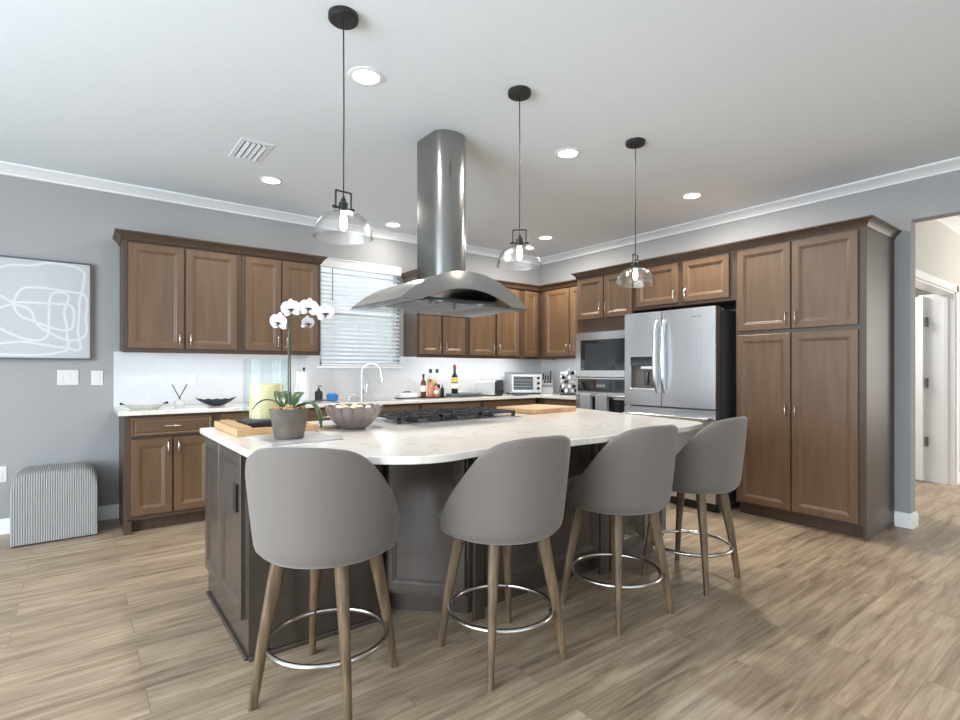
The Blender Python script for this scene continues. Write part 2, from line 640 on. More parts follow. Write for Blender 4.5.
pts = [(0, 0), (dv.x * .8, dv.y * .8), (dv.x * .8 - pn.x * .035, dv.y * .8 - pn.y * .035), (-pn.x * .035, -pn.y * .035)]
mb = MB()
mb.prism(pts, .012, DH - .02)
mb.build('door_leaf', M_TRIM, d1, bevel=.002)
for z in (.44, 1.08, 1.74):
    mb = MB()
    mb.box(-.03, .028, -.012, .0, z - .05, z + .05)
    mb.cyl((-.0, -.016, z - .052), .009, .104, 10)
    mb.build('hinge', M_GREYP, d1)

# kitchen window: frame, glass, deep white returns and stool
win = thing('window_1', '', '', ((WX0 + WX1) / 2, 0, WZ0))
struct(win)
for k in ('label', 'category'):
    del win[k]
hw = (WX1 - WX0) / 2
hh = WZ1 - WZ0
mb = MB()
for b in ((-hw, -hw + .045, .06, .12, 0, hh), (hw - .045, hw, .06, .12, 0, hh), (-hw, hw, .06, .12, 0, .05), (-hw, hw, .06, .12, hh - .05, hh),
          (-hw, hw, .065, .11, hh / 2 - .02, hh / 2 + .02)):
    mb.box(*b)
mb.build('window_frame', M_TRIM, win, bevel=.003)
MB().box(-hw, hw, .088, .092, 0, hh).build('window_pane', M_GLASS, win)
MB().box(-hw - .02, hw + .02, -.03, .06, -.025, 0).build('window_sill', M_TRIM, win, bevel=.004)
# glazed openings of the living area (behind the camera)
for nm, ax in (('window_2', 0), ('window_3', 1)):
    wn = thing(nm, '', '', (0, 0, 0))
    struct(wn)
    for k in ('label', 'category'):
        del wn[k]
    mb = MB()
    if ax == 0:
        for i in range(5):
            x = -8.0 + i * 1.7
            mb.box(x - .04, x + .04, YR - .10, YR - .03, 0, 2.45)
        mb.box(-8.0, -1.2, YR - .10, YR - .03, 2.39, 2.45)
        mb.box(-8.0, -1.2, YR - .10, YR - .03, 0, .06)
    else:
        for i in range(5):
            y = -7.4 + i * 1.4
            mb.box(XL - .09, XL - .03, y - .035, y + .035, .35, 2.45)
        mb.box(XL - .09, XL - .03, -7.4, -1.8, 2.40, 2.45)
        mb.box(XL - .09, XL - .03, -7.4, -1.8, .35, .40)
    mb.build('window_frame', M_TRIM, wn)

# ------------------------------------------------------------------ cabinet kit
def door_bm(mb, x0, x1, z0, z1, yf, t=.02, fw=.058, dep=.009):
    """shaker door with stepped inner edge, front at y = yf - t"""
    y = yf - t
    fw = min(fw, (x1 - x0) * .3, (z1 - z0) * .3)
    c = .003
    seq = [(0, yf), (0, y + c), (c, y), (fw - .008, y), (fw, y + .004), (fw + .004, y + .004), (fw + .013, y + dep), (fw + .02, y + dep)]
    rs = [[(x0 + o, yy, z0 + o), (x1 - o, yy, z0 + o), (x1 - o, yy, z1 - o), (x0 + o, yy, z1 - o)] for o, yy in seq]
    mb.rings(rs)


def pull(parent, x, z, yf, vert=True, ln=.10, m=M_NICKEL):
    mb = MB()
    pts = []
    for i in range(11):
        t = -1 + 2 * i / 10
        out = .026 * (1 - t ** 4)
        a_ = t * ln / 2
        pts.append((x, yf - out, z + a_) if vert else (x + a_, yf - out, z))
    mb.tube(pts, [.0065, .006, .0045, .004, .004, .0045, .004, .004, .0045, .006, .0065], 8)
    return mb.build('handle', m, parent, smooth=40)


def add_door(t, x0, x1, z0, z1, yf, hx=None, hz=None, vert=True, name='door', fw=.058, m=M_WOOD):
    mb = MB()
    door_bm(mb, x0, x1, z0, z1, yf, fw=fw)
    d = mb.build(name, m, t)
    if hx is not None:
        pull(d, hx, hz, yf - .02, vert)
    return d


def cabinet(name, label, loc, rotz, w, d, z0, z1, doors=(), drawers=(), toe=0, cat='cabinet', group=None, m=M_WOOD, cut=()):
    t = thing(name, label, cat, loc, rotz, group)
    mb = MB()
    mb.box(.001, w - .001, -d, -.014, z0 + toe, z1)
    if toe:
        mb.box(.001, w - .001, -d + .075, -.014, 0, toe)
    mb.build('cabinet_body', M_WOODB, t, bevel=.0015)
    if z0 > 1 and z0 < 1.5:
        MB().box(.002, w - .002, -d, -d + .018, z0 - .014, z0).build('light_rail', M_WOODB, t)
    for q in doors:
        add_door(t, *q[:4], -d, *(q[4:6] if len(q) > 4 else ()))
    for q in drawers:
        mb = MB()
        door_bm(mb, q[0], q[1], q[2], q[3], -d, fw=.02, dep=.002)
        dr = mb.build('drawer_front', M_WOODH, t)
        if len(q) > 4:
            pull(dr, (q[0] + q[1]) / 2, (q[2] + q[3]) / 2, -d - .02, False, .11)
    return t


UZ0, UZ1 = 1.372, 2.25
UG = 'wall cabinets with brown stained doors'
# left group of wall cabinets
def upper(label, x0, x1, splits, z0=UZ0, z1=UZ1, d=.31, handles=True):
    W = x1 - x0
    doors = []
    for a_, b_, hx in splits:
        doors.append((a_ - x0, b_ - x0, z0 + .02, z1 - .03, hx - x0, z0 + .105) if hx is not None else (a_ - x0, b_ - x0, z0 + .02, z1 - .03))
    return cabinet('wall_cabinet', label, (x0, 0, 0), 0, W, d, z0, z1, doors)


upper('brown wall cabinet with two doors, leftmost, nearest the framed art', -4.815, -3.945,
      [(-4.775, -4.392, -4.425), (-4.378, -3.985, -4.345)])
upper('brown two-door wall cabinet touching the left side of the window', -3.945, -3.235,
      [(-3.915, -3.608, -3.64), (-3.596, -3.265, -3.564)])
upper('brown two-door wall cabinet just right of the window, under the hood', -2.165, -1.49,
      [(-2.135, -1.858, -1.885), (-1.832, -1.535, -1.805)])
upper('brown two-door wall cabinet above the toaster, second right of the window', -1.49, -.665,
      [(-1.455, -1.088, -1.115), (-1.052, -.70, -1.025)])
upper('narrow single-door brown wall cabinet beside the inner corner', -.665, -.012, [(-.60, -.375, None)])
cabinet('wall_cabinet', 'brown wall cabinet on the right wall between corner and oven column', (0, -.34, 0), -90, .895, .33, UZ0, UZ1,
        [(.09, .50, UZ0 + .02, UZ1 - .03, .47, UZ0 + .105), (.515, .88, UZ0 + .02, UZ1 - .03, .545, UZ0 + .105)])

TF = .64      # tall cabinet face depth
CROWNC = [(0, UZ1 - .012), (.006, UZ1 - .012), (.012, UZ1 + .006), (.036, UZ1 + .034), (.048, UZ1 + .042), (.048, UZ1 + .052), (0, UZ1 + .052)]


def crown(path, label, side):
    mb = MB()
    sweep(mb, path, CROWNC, side)
    return tag(mb.build('cabinet_crown_moulding', M_WOODB, smooth=30), label, 'moulding')


crown([(-4.815, -.012), (-4.815, -.33), (-3.235, -.33), (-3.235, -.012)], 'brown crown moulding along the top of the cabinets left of the window', 1)
crown([(-2.165, -.012), (-2.165, -.33), (-.345, -.33), (-.345, -1.236)], 'brown crown moulding bending around the inner corner cabinets', 1)
crown([(-.398, -1.239), (-TF, -1.239), (-TF, -3.962), (-.012, -3.962)], 'brown crown moulding over the oven, refrigerator and pantry cabinets', 1)

# slim LED bars tucked behind the light rails
for x0, x1, rw, lb in ((-4.70, -3.35, 0, 'slim light bar under the wall cabinets left of the window'),
                       (-2.05, -.50, 0, 'slim light bar under the wall cabinets right of the window'),
                       (-.45, -1.15, 1, 'slim light bar under the wall cabinets beside the oven column')):
    c = (x0 + x1) / 2
    ln = abs(x1 - x0)
    t = thing('light_bar', lb, 'light bar', (c, -.20, UZ0) if not rw else (-.20, c, UZ0), 0 if not rw else -90)
    MB().box(-ln / 2, ln / 2, -.012, .012, -.008, -.0005).build('housing', M_WHITEP, t)
    MB().box(-ln / 2 + .01, ln / 2 - .01, -.008, .008, -.0095, -.0082).build('diffuser', mat('led_strip', (1, 1, 1), .5, emit=(.95, .97, 1), es=3), t)
    area('led_light', (c, -.20, UZ0 - .012) if not rw else (-.20, c, UZ0 - .012), (0, .25, -1) if not rw else (.25, 0, -1), ln if not rw else .02, .02 if not rw else ln, (.7 if c < -3 else 2.2) * ln, (.95, .97, 1))

# base cabinets, back wall
BD = .60
def base(label, x0, x1, doors, drawers):
    return cabinet('base_cabinet', label, (x0, 0, 0), 0, x1 - x0, BD, 0, .882,
                   [tuple(v - x0 if i in (0, 1, 4) else v for i, v in enumerate(q)) for q in doors],
                   [tuple(v - x0 if i in (0, 1) else v for i, v in enumerate(q)) for q in drawers], toe=.10)


base('brown base cabinet with one drawer over two doors, beside the pleated ottoman', -4.80, -4.195,
     [(-4.775, -4.512, .135, .70, -4.54, .63), (-4.50, -4.235, .135, .70, -4.47, .63)], [(-4.775, -4.235, .725, .862, 1)])
mb = MB()
mb.box(-.018, .0, -BD, -.014, 0, .882)
mb.box(0, .03, -BD - .0, -BD + .02, 0, .11)
b0 = [o for o in bpy.data.objects if o.name == 'base_cabinet'][0]
mb.build('end_panel', M_WOODB, b0, bevel=.001)
base('brown base cabinet behind the left end of the island', -4.195, -3.55,
     [(-4.165, -3.88, .135, .70, -3.91, .63), (-3.868, -3.58, .135, .70, -3.838, .63)], [(-4.165, -3.58, .725, .862, 1)])
base('brown base cabinet left of the sink cabinet, behind the candle vase', -3.55, -3.05,
     [(-3.52, -3.08, .135, .70, -3.11, .63)], [(-3.52, -3.08, .725, .862, 1)])
base('brown sink base cabinet below the window', -3.05, -2.30,
     [(-3.02, -2.682, .135, .70, -2.71, .63), (-2.668, -2.33, .135, .70, -2.64, .63)], [(-3.02, -2.33, .725, .862)])
base('brown base cabinet below the liquor bottles', -2.30, -1.50,
     [(-2.27, -1.907, .135, .70, -1.935, .63), (-1.893, -1.53, .135, .70, -1.865, .63)], [(-2.27, -1.53, .725, .862, 1)])
base('brown base cabinet below the toaster, next to the corner', -1.50, -.66,
     [(-1.47, -1.092, .135, .70, -1.12, .63), (-1.078, -.70, .135, .70, -1.05, .63)], [(-1.47, -.70, .725, .862, 1)])
cabinet('base_cabinet', 'brown base cabinet on the right wall beside the oven column', (0, -.004, 0), -90, 1.233, BD, 0, .882,
        [(.70, 1.205, .135, .70, .74, .63)], [(.70, 1.205, .725, .862, 1)], toe=.10)

# countertop along the walls (L-shape)
poly = [(-4.855, -.012), (-4.855, -.645), (-.645, -.645), (-.645, -1.236), (-.012, -1.236), (-.012, -.012)]
tag(MB().prism(poly, .8825, .914).build('countertop', M_QUARTZ, bevel=.004), 'white quartz countertop running along the back wall into the corner', 'countertop')
mb = MB()
mb.box(-4.855, WX0 - .0, -.011, -.001, .915, 1.371)
mb.box(WX0, WX1, -.011, -.001, .915, WZ0 - .026)
mb.box(WX1, -.012, -.011, -.001, .915, 1.371)
mb.box(-.011, -.001, -1.236, -.001, .915, 1.371)
mb.box(WX1 + .001, -2.166, -.011, -.001, 1.371, 1.372)
tag(mb.build('tile_backsplash', M_TILE), 'white tile backsplash between counter and wall cabinets', 'backsplash')

# ------------------------------------------------------------------ tall units on the right wall (local x runs to world -Y)
# oven column
oc = thing('oven_cabinet', 'tall brown cabinet column housing the microwave and wall oven', 'cabinet', (0, -1.239, 0), -90)
OW = .755
mb = MB()
mb.box(0, .02, -TF, -.014, 0, UZ1)
mb.box(OW - .02, OW, -TF, -.014, 0, UZ1)
mb.box(.02, OW - .02, -TF, -.014, 1.63, UZ1)
mb.box(.02, OW - .02, -TF, -.014, .10, .37)
mb.box(.02, OW - .02, -TF + .07, -.014, 0, .10)
mb.box(.02, OW - .02, -.04, -.014, .37, 1.63)
mb.build('cabinet_body', M_WOODB, oc, bevel=.0015)
add_door(oc, .02, .378, 1.775, UZ1 - .03, -TF, .348, 1.885)
add_door(oc, .392, .735, 1.775, UZ1 - .03, -TF, .422, 1.885)
mb = MB()
door_bm(mb, .02, .735, .12, .36, -TF, fw=.02, dep=.002)
dr = mb.build('drawer_front', M_WOODH, oc)
pull(dr, .3775, .24, -TF - .02, False, .11)

mw = thing('microwave', 'built-in stainless microwave with black glass front above the wall oven', 'microwave', (0, -1.239, 1.145), -90)
mb = MB()
mb.box(.03, .725, -TF + .0, -.06, .0, .47)
mb.build('microwave_body', M_GREYP, mw)
mb = MB()
fy = -TF - .022
for b in ((.002, .07, fy, -TF - .001, 0, .483), (OW - .05, OW - .002, fy, -TF - .001, 0, .483), (.07, OW - .05, fy, -TF - .001, 0, .07), (.07, OW - .05, fy, -TF - .001, .40, .483)):
    mb.box(*b)
mb.build('trim_frame', M_STEEL, mw)
MB().box(.07, OW - .05, fy + .006, -TF - .001, .07, .40).build('glass_door', M_BGLASS, mw)
mb = MB()
mb.box(.13, .42, fy + .004, fy + .0055, .14, .36)
mb.build('door_window', mat('microwave_window', (.03, .033, .036), .25), mw)
mb = MB()
mb.box(.08, .12, fy + .004, fy + .0055, .083, .092)
mb.build('badge', M_GREYP, mw)

ov = thing('built_in_oven', 'built-in stainless wall oven with towel-hung bar handle', 'oven', (0, -1.239, .37), -90)
mb = MB()
mb.box(.03, .725, -TF + .0, -.06, .0, .77)
mb.build('oven_body', M_GREYP, ov)
mb = MB()
for b in ((.002, .028, fy, -TF - .001, 0, .765), (OW - .028, OW - .002, fy, -TF - .001, 0, .765), (.028, OW - .028, fy, -TF - .001, .752, .765)):
    mb.box(*b)
mb.build('trim_frame', M_STEEL, ov)
MB().box(.028, OW - .028, fy, -TF - .001, .625, .75).build('control_panel', M_BGLASS, ov)
mb = MB()
for i in range(6):
    mb.box(.30 + i * .02, .312 + i * .02, fy - .001, fy, .665, .70 - .008 * (i % 2))
mb.build('printed_display', mat('panel_marks', (.35, .36, .37), .5), ov)
dd = MB().box(.028, OW - .028, fy - .006, -TF - .001, 0, .612).build('oven_door', M_STEEL, ov, bevel=.002)
MB().box(.075, OW - .075, fy - .008, fy - .0055, .09, .54).build('door_window', M_BGLASS, dd)
mb = MB()
mb.tube([(.05, fy - .05, .575), (OW - .05, fy - .05, .575)], .011, 12)
for x in (.075, OW - .075):
    mb.tube([(x, fy - .004, .575), (x, fy - .05, .575)], .008, 8)
mb.build('handle', M_STEEL, dd, smooth=40)
for i, (x0, lb) in enumerate(((.115, 'grey terry towel over the oven handle, the left one nearer the corner'), (.335, 'grey terry towel over the oven handle, the right one nearer the refrigerator'))):
    mb = MB()
    ye, zz, yb = fy - .05, .945, .014
    rs = []
    prof = [(yb + .003, -.30), (yb, -.15), (yb, 0)] + [(yb * math.cos(R(k)), yb * math.sin(R(k))) for k in (30, 60, 90, 120, 150, 180)] + [(-yb, -.12), (-yb - .002, -.36)]
    for k in range(9):
        x = x0 + .155 * k / 8
        rip = .002 * math.sin(k * 1.7)
        rs.append([(x, ye + p + rip * (1 if q < 0 else 0), zz + q) for p, q in prof])
    mb.rings(rs, closed=False, cap0=False, cap1=False)
    o = mb.build('hand_towel', M_TOWEL, smooth=60, solid=.005)
    o.rotation_euler = (0, 0, R(-90))
    o.location = (0, -1.239, 0)
    tag(o, lb, 'towel', None)

# cabinet over the refrigerator
FY0 = -1.994
fc = thing('over_fridge_cabinet', 'brown two-door cabinet above the refrigerator', 'cabinet', (0, FY0, 0), -90)
MB().box(.001, 1.035, -TF, -.014, 1.815, UZ1).build('cabinet_body', M_WOODB, fc, bevel=.0015)
add_door(fc, .045, .497, 1.845, UZ1 - .03, -TF, .468, 1.92)
add_door(fc, .55, .985, 1.845, UZ1 - .03, -TF, .582, 1.92)

# pantry
PY0 = -3.03
pa = thing('pantry_cabinet', 'tall brown four-door pantry cabinet at the right end of the wall', 'cabinet', (0, PY0, 0), -90)
PW = .932
mb = MB()
mb.box(0, PW, -TF, -.014, .10, UZ1)
mb.box(0, PW - .02, -TF + .07, -.014, 0, .10)
mb.box(PW - .02, PW, -TF, -.014, 0, .10)
mb.build('cabinet_body', M_WOODB, pa, bevel=.0015)
mb = MB()
mb.box(PW, PW + .004, -TF + .05, -.014, 0, .02)
mb.build('shoe_strip', M_WOOD, pa)
for x0, x1, hx in ((.02, .436, .405), (.446, .886, .478)):
    add_door(pa, x0, x1, 1.545, UZ1 - .025, -TF, hx, 1.63)
    add_door(pa, x0, x1, .115, 1.51, -TF, hx, .90)

# refrigerator
fr = thing('refrigerator', 'stainless french-door refrigerator with water dispenser in its left door', 'refrigerator', (0, -2.022, 0), -90)
FW, FD = .925, .82
MB().box(0.006, FW - .006, -FD + .085, -.06, .02, 1.738).build('fridge_body', M_REFL, fr, bevel=.004)
mb = MB()
mb.box(.02, FW - .02, -FD + .06, -FD + .11, 0.0, .075)
mb.build('kick_grille', M_BLACK, fr)
for x in (.03, FW - .11):
    MB().box(x, x + .08, -FD + .085, -FD + .20, 1.7385, 1.758).build('hinge_cover', M_GREYP, fr, bevel=.003)
sp = .408
DZ0, DZ1 = .885, 1.762


def fdoor(name, x0, x1, z0, z1):
    mb = MB()
    rs = []
    nx = 14
    mb.prism([(x0, -FD + .08), (x1, -FD + .08)] + [(x1 - (x1 - x0) * k / nx, -FD - .010 * math.sin(PI * k / nx)) for k in range(nx + 1)], z0, z1)
    return mb.build(name, M_STEELV, fr, smooth=30)


# left door is built around the dispenser recess
dx0, dx1, dz0, dz1 = .075, .335, 1.03, 1.345
mb = MB()
nx = 14
def fx(x, xa, xb):
    t_ = (x - xa) / (xb - xa)
    return -FD - .010 * max(math.sin(PI * t_), 0)


def curved(mb, xs, z0, z1, xa, xb):
    mb.prism([(xs[0], -FD + .08), (xs[-1], -FD + .08)] + [(x, fx(x, xa, xb)) for x in reversed(xs)], z0, z1)


lx = [0, .02, .05, dx0]
mx_ = [dx0 + (dx1 - dx0) * k / 8 for k in range(9)]
rx = [dx1, .36, .39, sp - .003]
for xs in (lx, rx):
    curved(mb, xs, DZ0, DZ1, 0, sp - .003)
curved(mb, mx_, DZ0, dz0, 0, sp - .003)
curved(mb, mx_, dz1, DZ1, 0, sp - .003)
mb.box(dx0, dx1, -FD + .07, -FD + .08, dz0, dz1)
ld = mb.build('left_door', M_STEELV, fr)
mb = MB()
mb.box(dx0, dx1, fx(.2, 0, sp) - .002, -FD + .02, dz1 - .085, dz1)
mb.build('dispenser_display', M_BGLASS, ld, bevel=.002)
mb = MB()
mb.box(dx0, dx1, -FD + .055, -FD + .069, dz0, dz1 - .086)
mb.box(dx0, dx0 + .006, -FD + .0, -FD + .055, dz0, dz1 - .086)
mb.box(dx1 - .006, dx1, -FD + .0, -FD + .055, dz0, dz1 - .086)
mb.build('dispenser_recess', mat('dispenser_grey', srgb(120, 115, 110), .3, .5), ld)
mb = MB()
mb.box(dx0, dx1, fx(.2, 0, sp) - .004, -FD + .05, dz0, dz0 + .018)
mb.box(dx0 + .11, dx1 - .008, -FD - .002, -FD + .04, dz1 - .118, dz1 - .088)
mb.build('drip_tray', M_CHROME, ld, bevel=.003)
for x in (dx0 + .125, dx0 + .195):
    MB().box(x, x + .045, -FD + .02, -FD + .032, dz0 + .045, dz0 + .175).build('dispenser_paddle', M_BGLASS, ld, bevel=.003)
rd = fdoor('right_door', sp + .003, FW, DZ0, DZ1)
fz = fdoor('freezer_drawer', 0, FW, .085, .872)
for x, d_ in ((sp - .04, ld), (sp + .04, rd)):
    mb = MB()
    pts, rr = [], []
    for k in range(15):
        t_ = -1 + 2 * k / 14
        pts.append((x, -FD - .006 - .034 * (1 - t_ ** 8) - .016 * (1 - t_ * t_), 1.34 + t_ * .33))
        rr.append(.019 - .003 * abs(t_))
    mb.tube(pts, rr, 12)
    mb.build('handle', M_STEEL, d_, smooth=40)
mb = MB()
pts = [(.03, -FD - .004, .80)] + [(.04 + (FW - .08) * k / 10, -FD - .062, .80) for k in range(11)] + [(FW - .03, -FD - .004, .80)]
mb.tube(pts, .017, 12)
mb.build('handle', M_STEEL, fz, smooth=40)
mb = MB()
mb.box(FW - .205, FW - .172, -FD - .0135, -FD - .009, 1.681, 1.687)
mb.box(FW - .160, FW - .115, -FD - .0125, -FD - .008, 1.681, 1.687)
mb.build('badge', M_GREYP, rd)

# ------------------------------------------------------------------ island
isl = thing('kitchen_island', 'dark brown kitchen island base with paneled sides under the white top', 'kitchen island', (-3.2, -2.6, 0))
mb = MB()
def W(pts):
    return [(x + 3.2, y + 2.6) for x, y in pts]


YB, YA, YC = -2.075, -2.92, -3.20
AX0, AY0, AX1, AY1 = -3.87, -2.87, -3.585, -3.20
mb.prism(W([(-4.52, YB), (-4.52, YA), (-3.90, YA), (-3.90, YB)]), 0, .8805)
mb.prism(W([(-3.90, YB), (-3.90, AY0), (AX0, AY0), (AX1, AY1), (-1.95, YC), (-1.95, YB)]), .105, .8805)
mb.prism(W([(-3.90, YB), (-3.90, AY0 + .05), (AX0 + .02, AY0 + .05), (AX1 + .05, AY1 + .07), (-1.97, YC + .07), (-1.97, YB)]), 0, .105)
mb.build('cabinet_body', M_WOODD, isl, bevel=.002)
# end doors on the left face (local frame: x' along world -Y)
def face_door(x0, y0, ang, a0, a1, z0, z1, name='panel', fw=.055, handle=None):
    mb = MB()
    door_bm(mb, a0, a1, z0, z1, 0, fw=fw)
    o = mb.build(name, M_WOODD, isl)
    o.location = (x0 + 3.2, y0 + 2.6, 0)
    o.rotation_euler = (0, 0, ang)
    return o


e1 = face_door(-4.52, YB, R(-90), .02, .36, .155, .862, 'door')
e2 = face_door(-4.52, YB, R(-90), .375, .79, .155, .862, 'door')
mb = MB()
mb.box(-.003, .013 + .035, -.008, 0, -.06, .06)
o = mb.build('outlet_plate', M_BRONZE, isl, bevel=.002)
o.location = (-4.541 + 3.2, -2.78 + 2.6 - .0, .665)
o.rotation_euler = (0, 0, R(-90))
mb = MB()
mb.box(0, .83, -.014, 0, 0, .018)
o = mb.build('shoe_strip', M_WOODD, isl, bevel=.004)
o.location = (-4.52 + 3.2, YB - .01 + 2.6, 0)
o.rotation_euler = (0, 0, R(-90))
mb = MB()
mb.box(0, .63, -.014, 0, 0, .02)
o = mb.build('shoe_strip', M_WOODD, isl, bevel=.004)
o.location = (-4.52 + 3.2, YA + 2.6, 0)
ang = math.atan2(AY1 - AY0, AX1 - AX0)
ln = math.hypot(AX1 - AX0, AY1 - AY0)
face_door(AX0, AY0, ang, .012, ln - .012, .125, .868, fw=.05)
for xa, xb in ((-3.565, -3.50), (-2.63, -2.55), (-2.535, -2.47)):
    mb = MB()
    mb.box(xa + 3.2, xb + 3.2, YC - .022 + 2.6, YC + 2.6, 0.0, .8795)
    mb.build('pilaster', M_WOODD, isl, bevel=.004)
for xa, xb in ((-3.49, -3.07), (-3.06, -2.64), (-2.46, -2.215), (-2.205, -1.96)):
    face_door(xa, YC, 0, 0, xb - xa, .125, .862, 'door')

# island top
L_ = [(-4.573, -2.135), (-4.573, -3.12), (-4.568, -3.20), (-4.552, -3.28), (-4.52, -3.36), (-4.465, -3.435), (-4.385, -3.495), (-4.30, -3.525), (-4.25, -3.538),
      (-4.19, -3.59), (-4.12, -3.636), (-4.04, -3.655), (-3.96, -3.652), (-3.9, -3.635), (-3.8, -3.635), (-3.68, -3.645), (-3.3, -3.662), (-2.95, -3.675), (-2.65, -3.675), (-2.45, -3.67), (-2.33, -3.655)]
for k in range(0, 7):
    t_ = k / 6 * PI / 2
    L_.append((-2.27 + .14 * math.sin(t_), -3.48 - .16 * math.cos(t_)))
L_ += [(-2.06, -3.1), (-1.96, -2.75), (-1.87, -2.4), (-1.83, -2.135)]
for _ in range(2):      # round the seating edge
    Q_ = [L_[0]]
    for a_, b_ in zip(L_[:-1], L_[1:]):
        Q_.append((a_[0] * .75 + b_[0] * .25, a_[1] * .75 + b_[1] * .25))
        Q_.append((a_[0] * .25 + b_[0] * .75, a_[1] * .25 + b_[1] * .75))
    Q_.append(L_[-1])
    L_ = Q_
mb = MB()
mb.prism(L_, .881, .911)
tag(mb.build('island_countertop', M_QUARTZ, bevel=.004, smooth=20), 'large white quartz island countertop with a curved seating edge', 'countertop')

# ------------------------------------------------------------------ cooktop
ct = thing('gas_cooktop', 'stainless gas cooktop with black grates set in the island', 'cooktop', (-3.24, -2.42, .911))
MB().box(-.46, .46, -.27, .27, 0, .008).build('cooktop_tray', M_STEEL, ct, bevel=.003)
for cxk in (-.29, 0, .29):
    mb = MB()
    x0, x1, y0, y1, z = cxk - .143, cxk + .143, -.235, .195, .043
    h = .014
    for b in ((x0, x1, y0, y0 + .012), (x0, x1, y1 - .012, y1), (x0, x0 + .012, y0, y1), (x1 - .012, x1, y0, y1), (x0, x1, -.026, -.014), (cxk - .075, cxk - .065, y0, y1), (cxk + .065, cxk + .075, y0, y1), (cxk - .005, cxk + .005, y0, y1)):
        mb.box(b[0], b[1], b[2], b[3], z - h, z)
    for cy_ in (-.13, .09):
        for k in range(4):
            a_ = PI / 4 + k * PI / 2
            mb.tube([(cxk + .03 * math.cos(a_), cy_ + .03 * math.sin(a_), z - .005), (cxk + .13 * math.cos(a_), cy_ + .095 * math.sin(a_), z - .005)], .005, 6)
    for fx_ in (x0 + .012, x1 - .012):
        for fy_ in (y0 + .006, y1 - .006):
            mb.box(fx_ - .012, fx_ + .012, fy_ - .006, fy_ + .006, .0085, z - h)
    mb.build('grate', M_IRON, ct)
    for cy_ in (-.13, .09):
        mb = MB()
        mb.cyl((cxk, cy_, .0085), .042, .010, 20)
        mb.cyl((cxk, cy_, .0186), .034, .008, 20)
        mb.build('burner', M_IRON, ct, smooth=40)
for k in range(5):
    mb = MB()
    mb.lathe([(.020, 0), (.019, .022), (.016, .026)], (.04 - .22 + k * .085, .232, .0085), 18)
    mb.build('knob', M_STEEL, ct, smooth=40)

# ------------------------------------------------------------------ range hood
hd = thing('range_hood', 'stainless island range hood with arched canopy and tall chimney', 'range hood', (-3.20, -2.42, 1.6))
ch = MB()
pr_ = [(-.085, .21), (-.085, .01)]
for k in range(1, 12):
    t_ = PI * k / 12
    pr_.append((.035 - .12 * math.cos(t_), .01 - .085 * math.sin(t_)))
pr_ += [(.155, .01), (.155, .21)]
ch.prism(pr_, .14, CH - 1.601)
ch.build('chimney', M_STEELC, hd, smooth=35)
hx, y0h, y1h = .45, -.385, .25
def zo(u): return .006 + .182 * (1 - abs(u) ** 2.1)
def zi(u): return .0 + (.088 * (1 - (abs(u) / .72) ** 2) if abs(u) < .72 else 0)
mb = MB()
rs = []
n_ = 28
for k in range(n_ + 1):
    u = -1 + 2 * k / n_
    x = u * hx - .085
    rs.append((x, zo(u), max(zi(u), 0.004)))
outer = [(x, a_) for x, a_, b_ in rs]
inner = [(x, min(b_, a_ - .004)) for x, a_, b_ in rs]
v = []
for yy in (y0h, y1h):
    v.append(([mb.bm.verts.new((x, yy, z)) for x, z in outer], [mb.bm.verts.new((x, yy, z)) for x, z in inner]))
for i in range(n_):
    mb.face((v[0][0][i], v[0][0][i + 1], v[1][0][i + 1], v[1][0][i]))
    mb.face((v[0][1][i], v[0][1][i + 1], v[1][1][i + 1], v[1][1][i]))
    for q in (0, 1):
        mb.face((v[q][0][i], v[q][0][i + 1], v[q][1][i + 1], v[q][1][i]))
for i in (0, n_):
    mb.face((v[0][0][i], v[1][0][i], v[1][1][i], v[0][1][i]))
mb.build('canopy', mat('polished_steel', srgb(205, 203, 198), .2, 1), hd, smooth=30)
mb = MB()
for sgn, xa in ((0, -.25), (1, 0.0)):
    mb.box(xa - .085 + .005, xa - .085 + .245, y0h + .05, y1h - .06, .018, .030)
fl = mb.build('filter_panel', mat('dark_filter', srgb(66, 70, 76), .3, .7), hd)
for x in (-.235, .065):
    mb = MB()
    mb.cyl((x, y0h + .10, .012), .022, .0055, 16)
    mb.build('hood_lamp', mat('lamp_glass', (.9, .9, .88), .2), hd)
MB().box(-hx - .085, hx - .085, y0h - .012, y1h + .012, -.006, -.0005).build('glass_sheet', M_GLASSG, hd)

